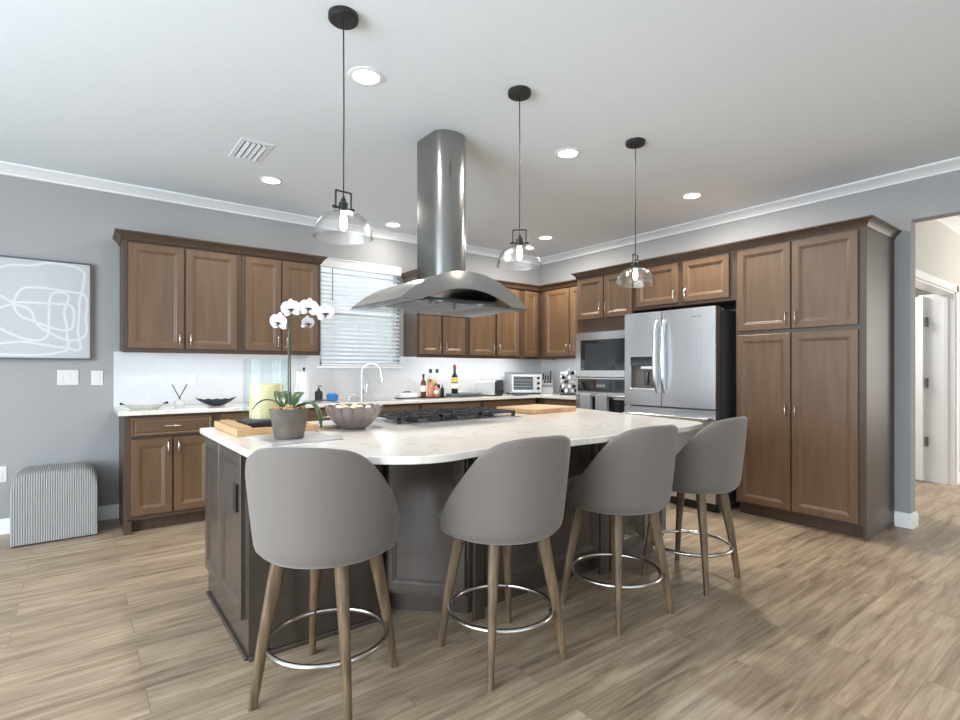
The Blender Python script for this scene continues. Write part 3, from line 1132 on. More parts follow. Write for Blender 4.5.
# ------------------------------------------------------------------ pendants
def make_pendant(rot):
    t = thing('pendant_lamp', 'x', 'pendant lamp', (0, 0, CH), 0, 'pendant lamps over the island')
    mb = MB()
    mb.lathe([(.0, -.026), (.058, -.026), (.064, -.020), (.064, 0)], n=32)
    cap_ = mb.build('canopy', M_BLACK, t, smooth=40)
    MB().tube([(0, 0, -.026), (0.002, 0, -.4), (0, 0, -.782)], .0032, 8).build('cord', M_BLACK, t, smooth=60)
    mb = MB()
    mb.lathe([(.004, -.778), (.008, -.789), (.012, -.794), (.012, -.802), (.019, -.807), (.021, -.812), (.021, -.838), (.026, -.841), (.027, -.849), (.0, -.849)], n=24)
    mb.build('socket', M_BLACK, t, smooth=40)
    mb = MB()
    c_, s_ = math.cos(rot), math.sin(rot)
    w_ = .036
    for q in (-1, 1):
        mb.tube([(q * w_ * c_, q * w_ * s_, -.758), (q * w_ * c_, q * w_ * s_, -.838)], .0042, 8)
        mb.tube([(q * .020 * c_, q * .020 * s_, -.830), (q * .046 * c_, q * .046 * s_, -.830)], .005, 8)
        mb.sphere((q * .045 * c_, q * .045 * s_, -.830), .0075, n=10, m=6)
    mb.tube([(-w_ * c_, -w_ * s_, -.759), (w_ * c_, w_ * s_, -.759)], .0042, 8)
    mb.build('bracket', M_BLACK, t, smooth=40)
    # dome glass
    mb = MB()
    prof = [(.030, -.846), (.048, -.850), (.074, -.861), (.096, -.878), (.112, -.901), (.1205, -.926), (.124, -.949), (.1255, -.955)]
    inn = [(r_ - .0028, z_ - .0005) for r_, z_ in reversed(prof)]
    mb.lathe(prof + [(.1255, -.958), (.1225, -.958)] + inn[1:], n=48, cap=False)
    mb.build('glass_shade', M_GLASSR, t, smooth=60)
    mb = MB()
    mb.lathe([(.011, -.849), (.011, -.862), (.015, -.880), (.016, -.898), (.013, -.914), (.007, -.924), (.0, -.927)], n=20, cap=False)
    mb.build('bulb', M_BULB, t, smooth=60)
    return t


p0 = make_pendant(0)
for i, (x, lb) in enumerate(((-4.178, 'glass dome pendant lamp nearest the camera, above the candle and orchid'),
                             (-3.165, 'glass dome pendant lamp in the middle, just right of the hood chimney'),
                             (-2.131, 'glass dome pendant lamp farthest right, in front of the over-oven cabinets'))):
    t = p0 if i == 0 else copy_tree(p0)
    t.location = (x, -3.10, CH)
    t.rotation_euler = (0, 0, R((4, -42, 10)[i]))
    t['label'] = lb

# ------------------------------------------------------------------ ceiling: downlights, vent
for x, y, lb in ((-3.898, -2.728, 'round recessed ceiling light beside the nearest pendant cord'),
                 (-3.855, -.884, 'round recessed ceiling light right of the air vent'),
                 (-2.462, -.33, 'small round recessed ceiling light near the crown moulding left of the hood chimney'),
                 (-2.35, -2.697, 'round recessed ceiling light between the middle and right pendants'),
                 (-.812, -.913, 'round recessed ceiling light closest to the inner room corner'),
                 (-.823, -2.735, 'round recessed ceiling light right of the farthest pendant, before the pantry')):
    t = thing('recessed_light', lb, 'ceiling light', (x, y, CH), 0, 'recessed ceiling lights')
    mb = MB()
    mb.lathe([(.068, -.001), (.068, -.007), (.088, -.005), (.090, -.001)], n=36, cap=False)
    mb.build('trim_ring', M_TRIM, t, smooth=40)
    MB().cyl((0, 0, -.0035), .0675, .0025, 36).build('diffuser', M_LED, t)
    l = bpy.data.lights.new('downlight', 'AREA')
    l.shape = 'DISK'
    l.size = .13
    l.energy = 5 if y > -.5 else (7 if x < -3.8 and y > -1.2 else (34 if x > -1 else 24))
    l.color = (1, .95, .88)
    o = bpy.data.objects.new('downlight', l)
    COL.objects.link(o)
    o.location = (x, y, CH - .012)

t = thing('ceiling_vent', 'white rectangular ceiling air vent with dark slots', 'air vent', (-4.13, -1.375, CH))
mb = MB()
for b in ((-.105, .105, .155, .20), (-.105, .105, -.20, -.155), (-.105, -.072, -.155, .155), (.072, .105, -.155, .155)):
    mb.box(b[0], b[1], b[2], b[3], -.004, 0)
mb.build('vent_frame', M_CEIL, t, bevel=.0015)
MB().box(-.072, .072, -.155, .155, -.0015, 0).build('vent_cavity', M_DARK, t)
mb = MB()
for k in range(4):
    x = -.052 + k * .035
    rs = [[(x - .013, y_, -.003), (x + .012, y_, -.0095), (x + .013, y_, -.0085), (x - .012, y_, -.002)] for y_ in (-.155, .155)]
    mb.rings(rs)
mb.build('vent_blades', M_CEIL, t)

# ------------------------------------------------------------------ window blind
bl = thing('window_blind', 'white horizontal slat blind lowered over the kitchen window', 'blind', ((WX0 + WX1) / 2, -.02, WZ0))
bw = hw - .012
mb = MB()
mb.box(-hw - .02, hw - .008, -.045, .018, hh - .075, hh + .005)
mb.box(-hw - .026, hw - .004, -.052, .018, hh + .005, hh + .017)
mb.build('valance', M_BLIND, bl, bevel=.003)
mb = MB()
zs = []
z = .045
while z < hh - .085:
    zs.append(z)
    a_ = R(24)
    dy, dz = .024 * math.cos(a_), .024 * math.sin(a_)
    rs = [[(x, .0 - dy + .012, z - dz), (x, .012, z + .003), (x, dy + .012, z + dz), (x, dy + .012, z + dz - .003), (x, .012, z), (x, -dy + .012, z - dz - .003)] for x in (-bw, bw)]
    mb.rings(rs)
    z += .0435
mb.build('slats', M_BLIND, bl)
MB().box(-bw, bw, -.012, .034, .004, .024).build('bottom_rail', M_BLIND, bl, bevel=.003)
mb = MB()
for x in (-bw + .12, 0, bw - .12):
    for y_ in (-.014, .038):
        mb.tube([(x, y_, .02), (x, y_, hh - .07)], .0012, 5)
mb.build('ladder_cord', M_BLIND, bl)
mb = MB()
mb.tube([(-bw + .10, -.052, hh - .08), (-bw + .10, -.052, hh - .42)], .004, 8)
mb.build('tilt_wand', M_GREYP, bl)

# ------------------------------------------------------------------ switches and outlets
def plate(label, cat, loc, rotz, w_, h_, rockers, m=M_WHITEP):
    t = thing('switch_plate' if cat == 'light switch' else 'outlet', label, cat, loc, rotz)
    MB().box(-w_ / 2, w_ / 2, -.006, -.0005, -h_ / 2, h_ / 2).build('cover_plate', m, t, bevel=.002)
    for k in range(rockers):
        x = (k - (rockers - 1) / 2) * .046
        mb = MB()
        mb.box(x - .0165, x + .0165, -.009, -.0062, -.034, .034)
        mb.build('rocker' if cat == 'light switch' else 'socket_face', M_WHITEP, t, bevel=.0015)
    return t


plate('wide white triple light switch below the framed art', 'light switch', (-5.148, 0, 1.16), 0, .135, .118, 3)
plate('narrow white single light switch right of the wide one', 'light switch', (-4.963, 0, 1.155), 0, .078, .118, 1)
plate('white wall outlet low behind the ottoman at the left edge', 'outlet', (-5.545, 0, .445), 0, .075, .118, 1)
plate('white outlet on the tile backsplash above the dark boat-shaped dish', 'outlet', (-4.29, -.011, 1.13), 0, .078, .115, 1)

# ------------------------------------------------------------------ framed art
ART = [[(-5.6, 1.969), (-5.542, 1.976), (-5.482, 2.0), (-5.359, 2.012), (-5.275, 2.039), (-5.166, 2.038), (-5.088, 2.023), (-5.048, 1.985), (-5.05, 1.913), (-5.06, 1.841), (-5.077, 1.761), (-5.079, 1.646), (-5.086, 1.532), (-5.077, 1.447), (-5.071, 1.39), (-5.099, 1.372), (-5.144, 1.388), (-5.232, 1.4), (-5.307, 1.414), (-5.421, 1.432), (-5.542, 1.415), (-5.6, 1.403)], [(-5.6, 1.337), (-5.542, 1.335), (-5.442, 1.332), (-5.317, 1.334), (-5.221, 1.351), (-5.15, 1.381), (-5.153, 1.472), (-5.157, 1.571), (-5.172, 1.669), (-5.153, 1.741), (-5.146, 1.798), (-5.177, 1.82), (-5.232, 1.815), (-5.256, 1.774), (-5.262, 1.663), (-5.264, 1.551), (-5.266, 1.496), (-5.296, 1.456), (-5.349, 1.444), (-5.411, 1.456), (-5.482, 1.489), (-5.542, 1.524), (-5.591, 1.548)], [(-5.6, 1.798), (-5.542, 1.77), (-5.482, 1.728), (-5.442, 1.725), (-5.359, 1.731), (-5.254, 1.73), (-5.144, 1.727), (-5.113, 1.687), (-5.113, 1.602), (-5.127, 1.544), (-5.166, 1.528), (-5.232, 1.539), (-5.307, 1.57), (-5.349, 1.588), (-5.38, 1.6), (-5.421, 1.618), (-5.452, 1.657), (-5.467, 1.709), (-5.452, 1.771), (-5.421, 1.825), (-5.37, 1.844), (-5.275, 1.845), (-5.188, 1.836), (-5.099, 1.827), (-5.054, 1.82), (-5.031, 1.779), (-5.029, 1.707), (-5.037, 1.635), (-5.031, 1.563), (-5.037, 1.505), (-5.065, 1.469), (-5.122, 1.452), (-5.188, 1.464), (-5.254, 1.503), (-5.317, 1.549), (-5.349, 1.602), (-5.359, 1.649), (-5.391, 1.688), (-5.442, 1.702), (-5.492, 1.701), (-5.542, 1.677), (-5.591, 1.654)]]
art = thing('framed_art', 'large pale grey abstract canvas with looping white lines and a thin dark frame', 'painting', (-5.43, -.002, 1.30))
X0, X1, AH = -.44, .43, .765
MB().box(X0 + .012, X1 - .012, -.034, 0, .012, AH - .012).build('canvas', M_CANVAS, art)
mb = MB()
for b in ((X0, X1, 0, .011), (X0, X1, AH - .011, AH)):
    mb.box(b[0], b[1], -.04, 0, b[2], b[3])
for b in ((X0, X0 + .011), (X1 - .011, X1)):
    mb.box(b[0], b[1], -.04, 0, .011, AH - .011)
mb.build('frame', mat('dark_grey_frame', srgb(84, 86, 90), .4), art)
for li, ln_ in enumerate(ART):
    P = [Vector((x + 5.43, z_ - 1.30)) for x, z_ in ln_]
    # catmull-rom smoothing
    Q = []
    for i in range(len(P) - 1):
        a0, a1, a2, a3 = P[max(i - 1, 0)], P[i], P[i + 1], P[min(i + 2, len(P) - 1)]
        for k in range(5):
            u = k / 5
            Q.append(.5 * ((2 * a1) + (a2 - a0) * u + (2 * a0 - 5 * a1 + 4 * a2 - a3) * u * u + (3 * a1 - a0 - 3 * a2 + a3) * u ** 3))
    Q.append(P[-1])
    mb = MB()
    rs = []
    for i, q in enumerate(Q):
        d_ = (Q[min(i + 1, len(Q) - 1)] - Q[max(i - 1, 0)])
        d_ = d_.normalized() if d_.length > 0 else Vector((1, 0))
        n__ = Vector((-d_.y, d_.x)) * .0085
        a_, b_ = q + n__, q - n__
        yl = -.0348 - .0005 * li - .00000035 * i * 10
        rs.append([(a_.x, -.0341, a_.y), (a_.x, yl, a_.y), (b_.x, yl, b_.y), (b_.x, -.0341, b_.y)])
    mb.rings(rs)
    mb.build('painted_line', M_PAINTW, art)

# ------------------------------------------------------------------ pleated ottoman
OTW, OTD, OTH = .485, .43, .49
mb = MB()
prof = []
rc = .06
prof += [(-OTD, .0)]
for k in range(0, 9):
    t_ = k / 8 * PI / 2
    prof.append((-OTD + rc - rc * math.cos(t_), OTH - rc + rc * math.sin(t_)))
for k in range(0, 9):
    t_ = k / 8 * PI / 2
    prof.append((-rc + rc * math.sin(t_), OTH - rc + rc * math.cos(t_)))
prof += [(0, 0)]
NP = 36
rs = []
ns = NP * 6
rx_ = .095
for i in range(ns + 1):
    x = OTW * i / ns
    e_ = min(x, OTW - x)
    drop = 0 if e_ > rx_ else rx_ - math.sqrt(max(rx_ ** 2 - (rx_ - e_) ** 2, 0))
    drop = min(drop, rx_)
    inset = 0 if e_ > .012 else .006 * (1 - e_ / .012)
    g = -.008 * abs(math.sin(PI * i / 6)) ** .6 + .008
    rg = []
    for (y_, z_) in prof:
        cy_, cz_ = -OTD / 2, OTH / 2
        zz = z_ - drop * (1 if z_ > .2 else 0)
        ny = -1 if y_ < cy_ else 1
        if z_ >= OTH - rc:
            zz -= g
        rg.append((x, y_ - ny * (g + inset), zz))
    rs.append(rg)
mb.rings(rs, closed=True)
ot = thing('pleated_ottoman', 'square light grey ottoman with vertical pleats against the grey wall', 'ottoman', (-5.455, -.035, .0))
mb.build('upholstery', M_OTTO, ot, smooth=50, loc=(0, 0, .012))
MB().box(.02, OTW - .02, -OTD + .015, -.015, 0, .014).build('base_board', M_BLACK, ot)

# ------------------------------------------------------------------ stools
RIM = [(0, .958), (18, .956), (38, .940), (51, .900), (68, .805), (84, .714), (98, .642), (110, .606), (125, .60)]
def rim(ph):
    ph = abs(ph)
    for (a0, z0), (a1, z1) in zip(RIM, RIM[1:]):
        if ph <= a1:
            t_ = (ph - a0) / (a1 - a0)
            return z0 + (z1 - z0) * t_
    return RIM[-1][1]


def rad(z):
    t_ = (z - .537) / (.962 - .537)
    return .258 + .046 * t_ ** .8


def make_stool():
    t = thing('bar_stool', 'x', 'bar stool', (0, 0, 0), 0, 'grey barrel-back stools at the island')
    # barrel shell, back faces local -Y ; angle phi measured from -Y
    mb = MB()
    NPH = 56
    PHM = 118
    rs = []
    for i in range(NPH + 1):
        ph = -PHM + 2 * PHM * i / NPH
        zr = sum(rim(ph + d_) for d_ in (-6, -3, 0, 3, 6)) / 5
        endt = max(0, (abs(ph) - 100) / 18)
        th = .034 * (1 - .4 * endt)
        a_ = R(ph)
        dx_, dy_ = math.sin(a_), -math.cos(a_)
        sec = []
        zb = .537
        H = zr - zb
        # outer: from bottom centre-ish up to rim, over, and down inside
        sec.append((.17, zb - .006))
        sec.append((.205, zb - .004))
        for q in (.0, .03, .08, .15, .3, .5, .7, .85, .94, .985):
            z_ = zb + H * q
            r_ = rad(z_) - (.030 * (1 - q / .12) ** 2 if q < .12 else 0)
            if q > .9:
                r_ -= th * .10 * ((q - .9) / .1) ** 2
            sec.append((r_, z_))
        rt = rad(zr)
        sec.append((rt - th * .5, zr + .004))
        for q in (.985, .94, .8, .5, .25, .1):
            z_ = zb + H * q
            sec.append((rad(z_) - th + (th * .25 * ((q - .9) / .1) ** 2 if q > .9 else 0), z_))
        sec.append((.17, zb + .02))
        rs.append([(dx_ * r_, dy_ * r_, z_) for r_, z_ in sec])
    mb.rings(rs, closed=True)
    sh = mb.build('backrest', M_FABRIC, t, smooth=60)
    # seat cushion
    mb = MB()
    n = 40
    def cush(r_, z_):
        return [((r_ * math.copysign(abs(math.cos(2 * PI * k / n)) ** .9, math.cos(2 * PI * k / n))),
                 r_ * math.copysign(abs(math.sin(2 * PI * k / n)) ** .9, math.sin(2 * PI * k / n)) * (1.16 if math.sin(2 * PI * k / n) > 0 else .98), z_) for k in range(n)]
    mb.rings([cush(.15, .540), cush(.208, .548), cush(.226, .57), cush(.232, .60), cush(.226, .63), cush(.20, .648), cush(.12, .655)])
    mb.build('seat', M_FABRIC, t, smooth=60)
    mb = MB()
    mb.cyl((0, 0, .519), .14, .016, 24)
    mb.cyl((0, 0, .502), .06, .018, 20)
    mb.build('swivel_plate', M_BLACK, t)
    for k in range(4):
        a_ = R(45 + 90 * k)
        mb = MB()
        c_, s_ = math.cos(a_), math.sin(a_)
        rs = []
        for z_, r_, hw_ in ((0, .270, .0155), (.25, .232, .021), (.45, .192, .027), (.53, .176, .029)):
            px, py = c_ * r_, s_ * r_
            q = []
            for m_ in range(12):
                b_ = 2 * PI * m_ / 12
                ex = math.copysign(abs(math.cos(b_)) ** .6, math.cos(b_)) * hw_
                ey = math.copysign(abs(math.sin(b_)) ** .6, math.sin(b_)) * hw_ * .8
                q.append((px + ex * c_ - ey * s_, py + ex * s_ + ey * c_, z_))
            rs.append(q)
        mb.rings(rs)
        mb.build('leg', M_LEG, t, smooth=50)
    mb = MB()
    mb.torus((0, 0, .198), .222, .0105)
    mb.build('footrest_ring', M_NICKEL, t, smooth=60)
    for k in range(4):
        a_ = R(45 + 90 * k)
        mb = MB()
        mb.sphere((math.cos(a_) * .2105, math.sin(a_) * .2105, .198), .006, n=8, m=6)
        mb.build('screw', M_BLACK, t, smooth=60)
    return t


st0 = make_stool()
for i, (x, y, az, lb) in reversed(list(enumerate(((-4.32, -3.29, 42, 'grey barrel-back bar stool nearest the camera at the left end of the island'),
                                    (-3.635, -3.505, 3, 'grey barrel-back bar stool second from the left, below the cooktop'),
                                    (-2.90, -3.54, 4, 'grey barrel-back bar stool second from the right along the island'),
                                    (-2.21, -3.545, -3, 'grey barrel-back bar stool farthest right, in front of the refrigerator and pantry'))))):
    t = st0 if i == 0 else copy_tree(st0)
    t.location = (x, y, 0)
    t.rotation_euler = (0, 0, R(-az))
    t['label'] = lb
    if i == 0:      # this seat is swivelled on its legs
        for c in t.children:
            if c.name.split('.')[0] in ('leg', 'footrest_ring', 'screw'):
                c.rotation_euler = (0, 0, R(-10))

# ------------------------------------------------------------------ things on the island
IT = .9112
# wooden tray
tr = thing('wooden_tray', 'light beech tray with raised sides under the candle vase', 'tray', (-4.32, -2.42, IT), 0)
mb = MB()
mb.box(-.19, .19, -.25, .25, 0, .010)
for b in ((-.19, -.17, -.25, .25), (.17, .19, -.25, .25), (-.17, .17, -.25, -.235), (-.17, .17, .235, .25)):
    mb.box(b[0], b[1], b[2], b[3], .010, .036)
mb.box(-.165, -.12, -.23, .23, .0102, .042)
mb.build('tray_frame', M_BEECH, tr, bevel=.002)
vs = thing('candle_vase', 'large clear glass cylinder vase with an ivory candle inside', 'candle holder', (-4.288, -2.34, IT + .0105), 0)
mb = MB()
mb.box(-.122, .122, -.122, .122, .0, .03)
mb.build('black_stand', M_BLACK, vs, bevel=.004)
mb = MB()
prof = [(.0, .031), (.112, .031), (.116, .036), (.116, .352), (.1135, .355), (.110, .352), (.110, .044), (.0, .042)]
mb.lathe(prof, n=48, cap=False)
mb.build('glass_cylinder', M_GLASSV, vs, smooth=40)
mb = MB()
mb.lathe([(.0, .044), (.082, .044), (.085, .050), (.085, .215), (.080, .222), (.03, .216), (0, .214)], n=36, cap=False)
cn = mb.build('candle', M_CANDLE, vs, smooth=40)
MB().cyl((0, 0, .216), .0015, .012, 6).build('wick', M_BLACK, cn)

# marble board under the orchid
o = MB().box(-.155, .155, -.165, .165, 0, .009).build('marble_board', M_MARBLE, bevel=.002)
o.location = (-4.318, -2.885, IT)
o.rotation_euler = (0, 0, R(3))
tag(o, 'flat grey and white marble board under the potted orchid', 'serving board')

# orchid
oz = IT + .0095
orc = thing('potted_orchid', 'white phalaenopsis orchid with arching stem in a grey clay pot', 'plant', (-4.350, -2.915, oz))
orc.scale = (.94, .94, .97)
mb = MB()
mb.lathe([(0, 0), (.062, 0), (.065, .004), (.074, .055), (.085, .112), (.089, .128), (.087, .132), (.082, .130), (.079, .112), (0, .110)], n=40, cap=False)
mb.build('flower_pot', M_POT, orc, smooth=35)
mb = MB()
random.seed(3)
for k in range(70):
    a_, r_ = random.uniform(0, 2 * PI), .076 * math.sqrt(random.random())
    mb.sphere((r_ * math.cos(a_), r_ * math.sin(a_), .123 + random.uniform(0, .016) + .01 * (1 - r_ / .076)), random.uniform(.008, .014), (1, random.uniform(.5, 1), random.uniform(.4, .8)), 6, 4)
bk = mb.build('bark_chips', M_BARK, orc)
bk['kind'] = 'stuff'
RT = Vector((.794, -.608, 0))
FWD = Vector((.608, .794, 0))


def loc3(r_, z_, f_=0):
    return RT * r_ + FWD * f_ + Vector((0, 0, z_))


def leaf(pts, wid, name='leaf'):
    mb = MB()
    n = len(pts)
    P = [Vector(p) for p in pts]
    rs = []
    for i, p in enumerate(P):
        d_ = (P[min(i + 1, n - 1)] - P[max(i - 1, 0)]).normalized()
        sd = d_.cross(Vector((0, 0, 1)))
        sd = sd.normalized() if sd.length > .1 else RT.copy()
        nn = sd.cross(d_).normalized()
        w_ = wid * math.sin(PI * min(.97, .12 + .85 * i / (n - 1))) ** .7
        rs.append([p - sd * w_ + nn * w_ * .35, p - sd * w_ * .5 + nn * w_ * .1, p, p + sd * w_ * .5 + nn * w_ * .1, p + sd * w_ + nn * w_ * .35])
    mb.rings(rs, closed=False, cap0=False, cap1=False)
    return mb.build(name, M_LEAF, orc, smooth=60, solid=.0025)


def bez(a, b, c, n=12):
    a, b, c = Vector(a), Vector(b), Vector(c)
    return [a * (1 - t) ** 2 + b * 2 * t * (1 - t) + c * t * t for t in [i / n for i in range(n + 1)]]


leaf(bez(loc3(-.01, .12), loc3(-.11, .22, .0), loc3(-.165, .125, -.02)), .014)
leaf(bez(loc3(-.02, .12, .02), loc3(-.06, .20, .07), loc3(-.09, .20, .13)), .042)
leaf(bez(loc3(.01, .12), loc3(.14, .22, -.02), loc3(.165, .05, -.05)), .018)
leaf(bez(loc3(0, .12, -.01), loc3(.01, .19, .04), loc3(.02, .20, .13)), .035)
leaf(bez(loc3(.01, .12), loc3(.12, .19, .06), loc3(.21, .15, .10)), .014)
mb = MB()
stem = [loc3(0, .11), loc3(-.004, .25), loc3(-.003, .42), loc3(.0, .50)] + bez(loc3(.0, .50), loc3(.02, .58), loc3(.08, .575), 8)[1:] + [loc3(.13, .568), loc3(.175, .555)]
mb.tube(stem, .0035, 8)
mb.tube([loc3(.0, .49), loc3(-.012, .53), loc3(-.035, .545)], .002, 6)
mb.tube([loc3(.04, .565), loc3(.06, .53), loc3(.075, .49)], .002, 6)
mb.build('flower_stem', M_STEM, orc, smooth=60)
MB().tube([loc3(.007, .09), loc3(.005, .30), loc3(.004, .48)], .003, 8).build('support_stake', M_STAKE, orc, smooth=60)


def flower(r_, z_, f_, sz, yaw, pitch=0, roll=0):
    c = loc3(r_, z_, f_)
    # flower faces the -FWD direction by default
    rot = Matrix.Rotation(yaw, 4, 'Z') @ Matrix.Rotation(math.atan2(-FWD.x, FWD.y) * 1.0, 4, 'Z') @ Matrix.Rotation(pitch, 4, 'X') @ Matrix.Rotation(roll, 4, 'Y')
    mb = MB()

    def petal(ang_, ln_p, wd, cup, y0):
        rs = []
        for i in range(8):
            u = i / 7
            w_ = wd * math.sin(PI * min(1, .1 + .86 * u)) ** .6 * (1 if u < .98 else .4)
            rr_ = ln_p * u
            row = []
            for s_ in (-1, -.5, 0, .5, 1):
                x_ = s_ * w_
                yq = y0 + cup * u * u - .10 * abs(s_) * w_ - .0
                row.append(rot @ Vector((x_ * math.cos(ang_) + rr_ * math.sin(ang_), yq, -x_ * math.sin(ang_) + rr_ * math.cos(ang_))) + c)
            rs.append(row)
        mb.rings(rs, closed=False, cap0=False, cap1=False)
    petal(0, sz, sz * .36, sz * .1, .002)
    petal(R(125), sz * .95, sz * .34, sz * .12, .002)
    petal(R(-125), sz * .95, sz * .34, sz * .12, .002)
    petal(R(72), sz * 1.0, sz * .62, -sz * .06, -.003)
    petal(R(-72), sz * 1.0, sz * .62, -sz * .06, -.003)
    o = mb.build('blossom', M_PETAL, orc, smooth=60, solid=.0012)
    mb = MB()
    for q in ((0, -.008, -.004, .0075, (1, 1, .8)), (-.009, -.010, -.003, .006, (1.2, .7, .6)), (.009, -.010, -.003, .006, (1.2, .7, .6)), (0, -.014, -.012, .005, (.8, .8, 1.4))):
        rs = []
        p = rot @ Vector((q[0], q[1], q[2])) + c
        mb.sphere(p, q[3], q[4], 8, 6)
    mb.build('flower_lip', M_LIP, o, smooth=60)


flower(-.036, .520, -.03, .045, R(-12), R(6), R(8))
flower(.020, .580, -.03, .046, R(4), R(2), R(-6))
flower(.098, .585, -.02, .046, R(10), R(2), R(6))
flower(.088, .518, -.01, .034, R(50), R(10), R(0))
flower(.172, .562, -.01, .044, R(16), R(0), R(-4))

# round board with wood rim behind the orchid
t = thing('round_trivet', 'round white trivet with wooden rim lying between orchid and bowl', 'trivet', (-4.03, -2.50, IT))
MB().lathe([(0, 0), (.105, 0), (.108, .004), (.108, .012), (.0, .012)], n=36, cap=False).build('wooden_disc', M_BEECH, t, smooth=40)
MB().lathe([(.0, .0122), (.092, .0122), (.092, .016), (0, .016)], n=36, cap=False).build('marble_inlay', M_MARBLE, t, smooth=40)

# fluted bowl
bwl = thing('fluted_bowl', 'grey pearl fluted bowl filled with pale shells', 'bowl', (-3.935, -2.66, IT))
mb = MB()
n = 112
rs = []
prof = [(.055, 0), (.062, .004), (.085, .020), (.112, .050), (.132, .084), (.141, .110), (.143, .115)]
def flute(r_, z_, k, amt):
    a_ = 2 * PI * k / n
    f_ = 1 + amt * (abs(math.cos(a_ * 7)) ** .7 - .5)
    return (r_ * f_ * math.cos(a_), r_ * f_ * math.sin(a_), z_ + (abs(math.cos(a_ * 7)) - .5) * amt * .06 * (1 if z_ > .1 else 0))
for i, (r_, z_) in enumerate(prof):
    rs.append([flute(r_, z_, k, .03 + .10 * i / 6) for k in range(n)])
for i, (r_, z_) in enumerate(reversed(prof[1:])):
    rs.append([flute(r_ - .006, z_ + .004, k, .13 * (1 - i / 6)) for k in range(n)])
mb.rings(rs)
mb.build('bowl_shell', M_BOWL, bwl, smooth=50)
random.seed(12)
pos = [(-.058, -.02, .118, .027, M_YELL), (-.02, -.06, .116, .026, M_YELL), (.015, .03, .118, .026, M_SHELLS), (.07, -.03, .115, .023, M_SHELLS), (.06, .062, .115, .023, M_SHELLS),
       (-.05, .06, .112, .028, M_SHELLS), (.012, -.03, .112, .022, M_SHELLS), (.095, .02, .115, .020, M_SHELLS), (-.095, .02, .112, .020, M_SHELLS), (.03, -.085, .112, .020, M_SHELLS), (0, .095, .112, .02, M_SHELLS)]
for i, (x, y, z, r_, m_) in enumerate(pos):
    mb = MB()
    rs = []
    for a_ in range(9):
        t_ = PI * a_ / 8
        q = max(math.sin(t_), 1e-3)
        rs.append([(r_ * q * math.cos(2 * PI * k / 18) * (1 + .1 * math.cos(2 * PI * k / 18 * 6)), r_ * q * math.sin(2 * PI * k / 18) * .8, -r_ * .72 * math.cos(t_)) for k in range(18)])
    mb.rings(rs)
    o = mb.build('sea_shell', m_, smooth=60)
    o.location = (-3.935 + x, -2.66 + y, IT + z - .012)
    o.rotation_euler = (random.uniform(-.5, .5), random.uniform(-.5, .5), random.uniform(0, 3))
    tag(o, 'yellow rounded shell in the fluted bowl' if m_ is M_YELL else 'cream rounded shell in the fluted bowl', 'shell', 'yellow shells in the bowl' if m_ is M_YELL else 'cream shells in the bowl')

# cutting board
o = MB().box(-.24, .24, -.19, .19, 0, .034).build('cutting_board', M_BOARD, bevel=.006)
o.location = (-2.36, -2.39, IT)
o.rotation_euler = (0, 0, R(6))
tag(o, 'thick light wood cutting board on the island right of the cooktop', 'cutting board')
o = MB().box(-.15, .15, -.12, .12, 0, .012).build('thin_cutting_board', M_BEECH, bevel=.003)
o.location = (-2.62, -2.25, IT)
tag(o, 'thin pale board partly under the edge beside the thick cutting board', 'cutting board')
bpy.data.objects.remove(o)

# ------------------------------------------------------------------ things on the back counter
CT = .9142
# clear dish with dark knobs
t = thing('serving_dish', 'small clear serving dish with dark knobbed handles at the left end of the counter', 'dish', (-4.67, -.36, CT))
mb = MB()
rs = []
def sq(a_, b_, z_, p=4, n=32):
    r_ = []
    for k in range(n):
        th_ = 2 * PI * k / n
        c_, s_ = math.cos(th_), math.sin(th_)
        q = (abs(c_) ** p + abs(s_) ** p) ** (-1 / p)
        r_.append((a_ * q * c_, b_ * q * s_, z_))
    return r_
mb.rings([sq(.105, .06, .0), sq(.11, .065, .004), sq(.15, .09, .036), sq(.156, .096, .038), sq(.146, .086, .034), sq(.104, .058, .010)])
mb.build('dish_body', noise_mat('pale_green_glass', srgb(196, 200, 190), srgb(212, 214, 206), nscale=10, rough=.1), t, smooth=40)
for q in (-1, 1):
    mb = MB()
    mb.tube([(q * .150, -.03, .038), (q * .17, -.02, .046), (q * .17, .02, .046), (q * .150, .03, .038)], .004, 8)
    mb.sphere((q * .178, -.014, .048), .011, n=12, m=8)
    mb.sphere((q * .178, .016, .048), .011, n=12, m=8)
    mb.build('handle', M_BRONZE, t, smooth=60)
t.scale = (.86, .86, .9)
# reed diffuser
t = thing('reed_diffuser', 'small square glass reed diffuser with two crossed black reeds', 'diffuser', (-4.42, -.30, CT))
mb = MB()
mb.rings([sq(.036, .036, 0), sq(.038, .038, .003), sq(.038, .038, .046), sq(.034, .034, .052), sq(.016, .016, .054), sq(.016, .016, .064)])
mb.build('bottle', noise_mat('milky_glass', srgb(190, 194, 188), srgb(206, 209, 204), nscale=12, rough=.12), t, smooth=40)
for q in (-1, 1):
    MB().tube([(-q * .012, 0, .05), (q * .055, q * .004, .185)], .004, 8).build('reed', M_BLACK, t, smooth=60)
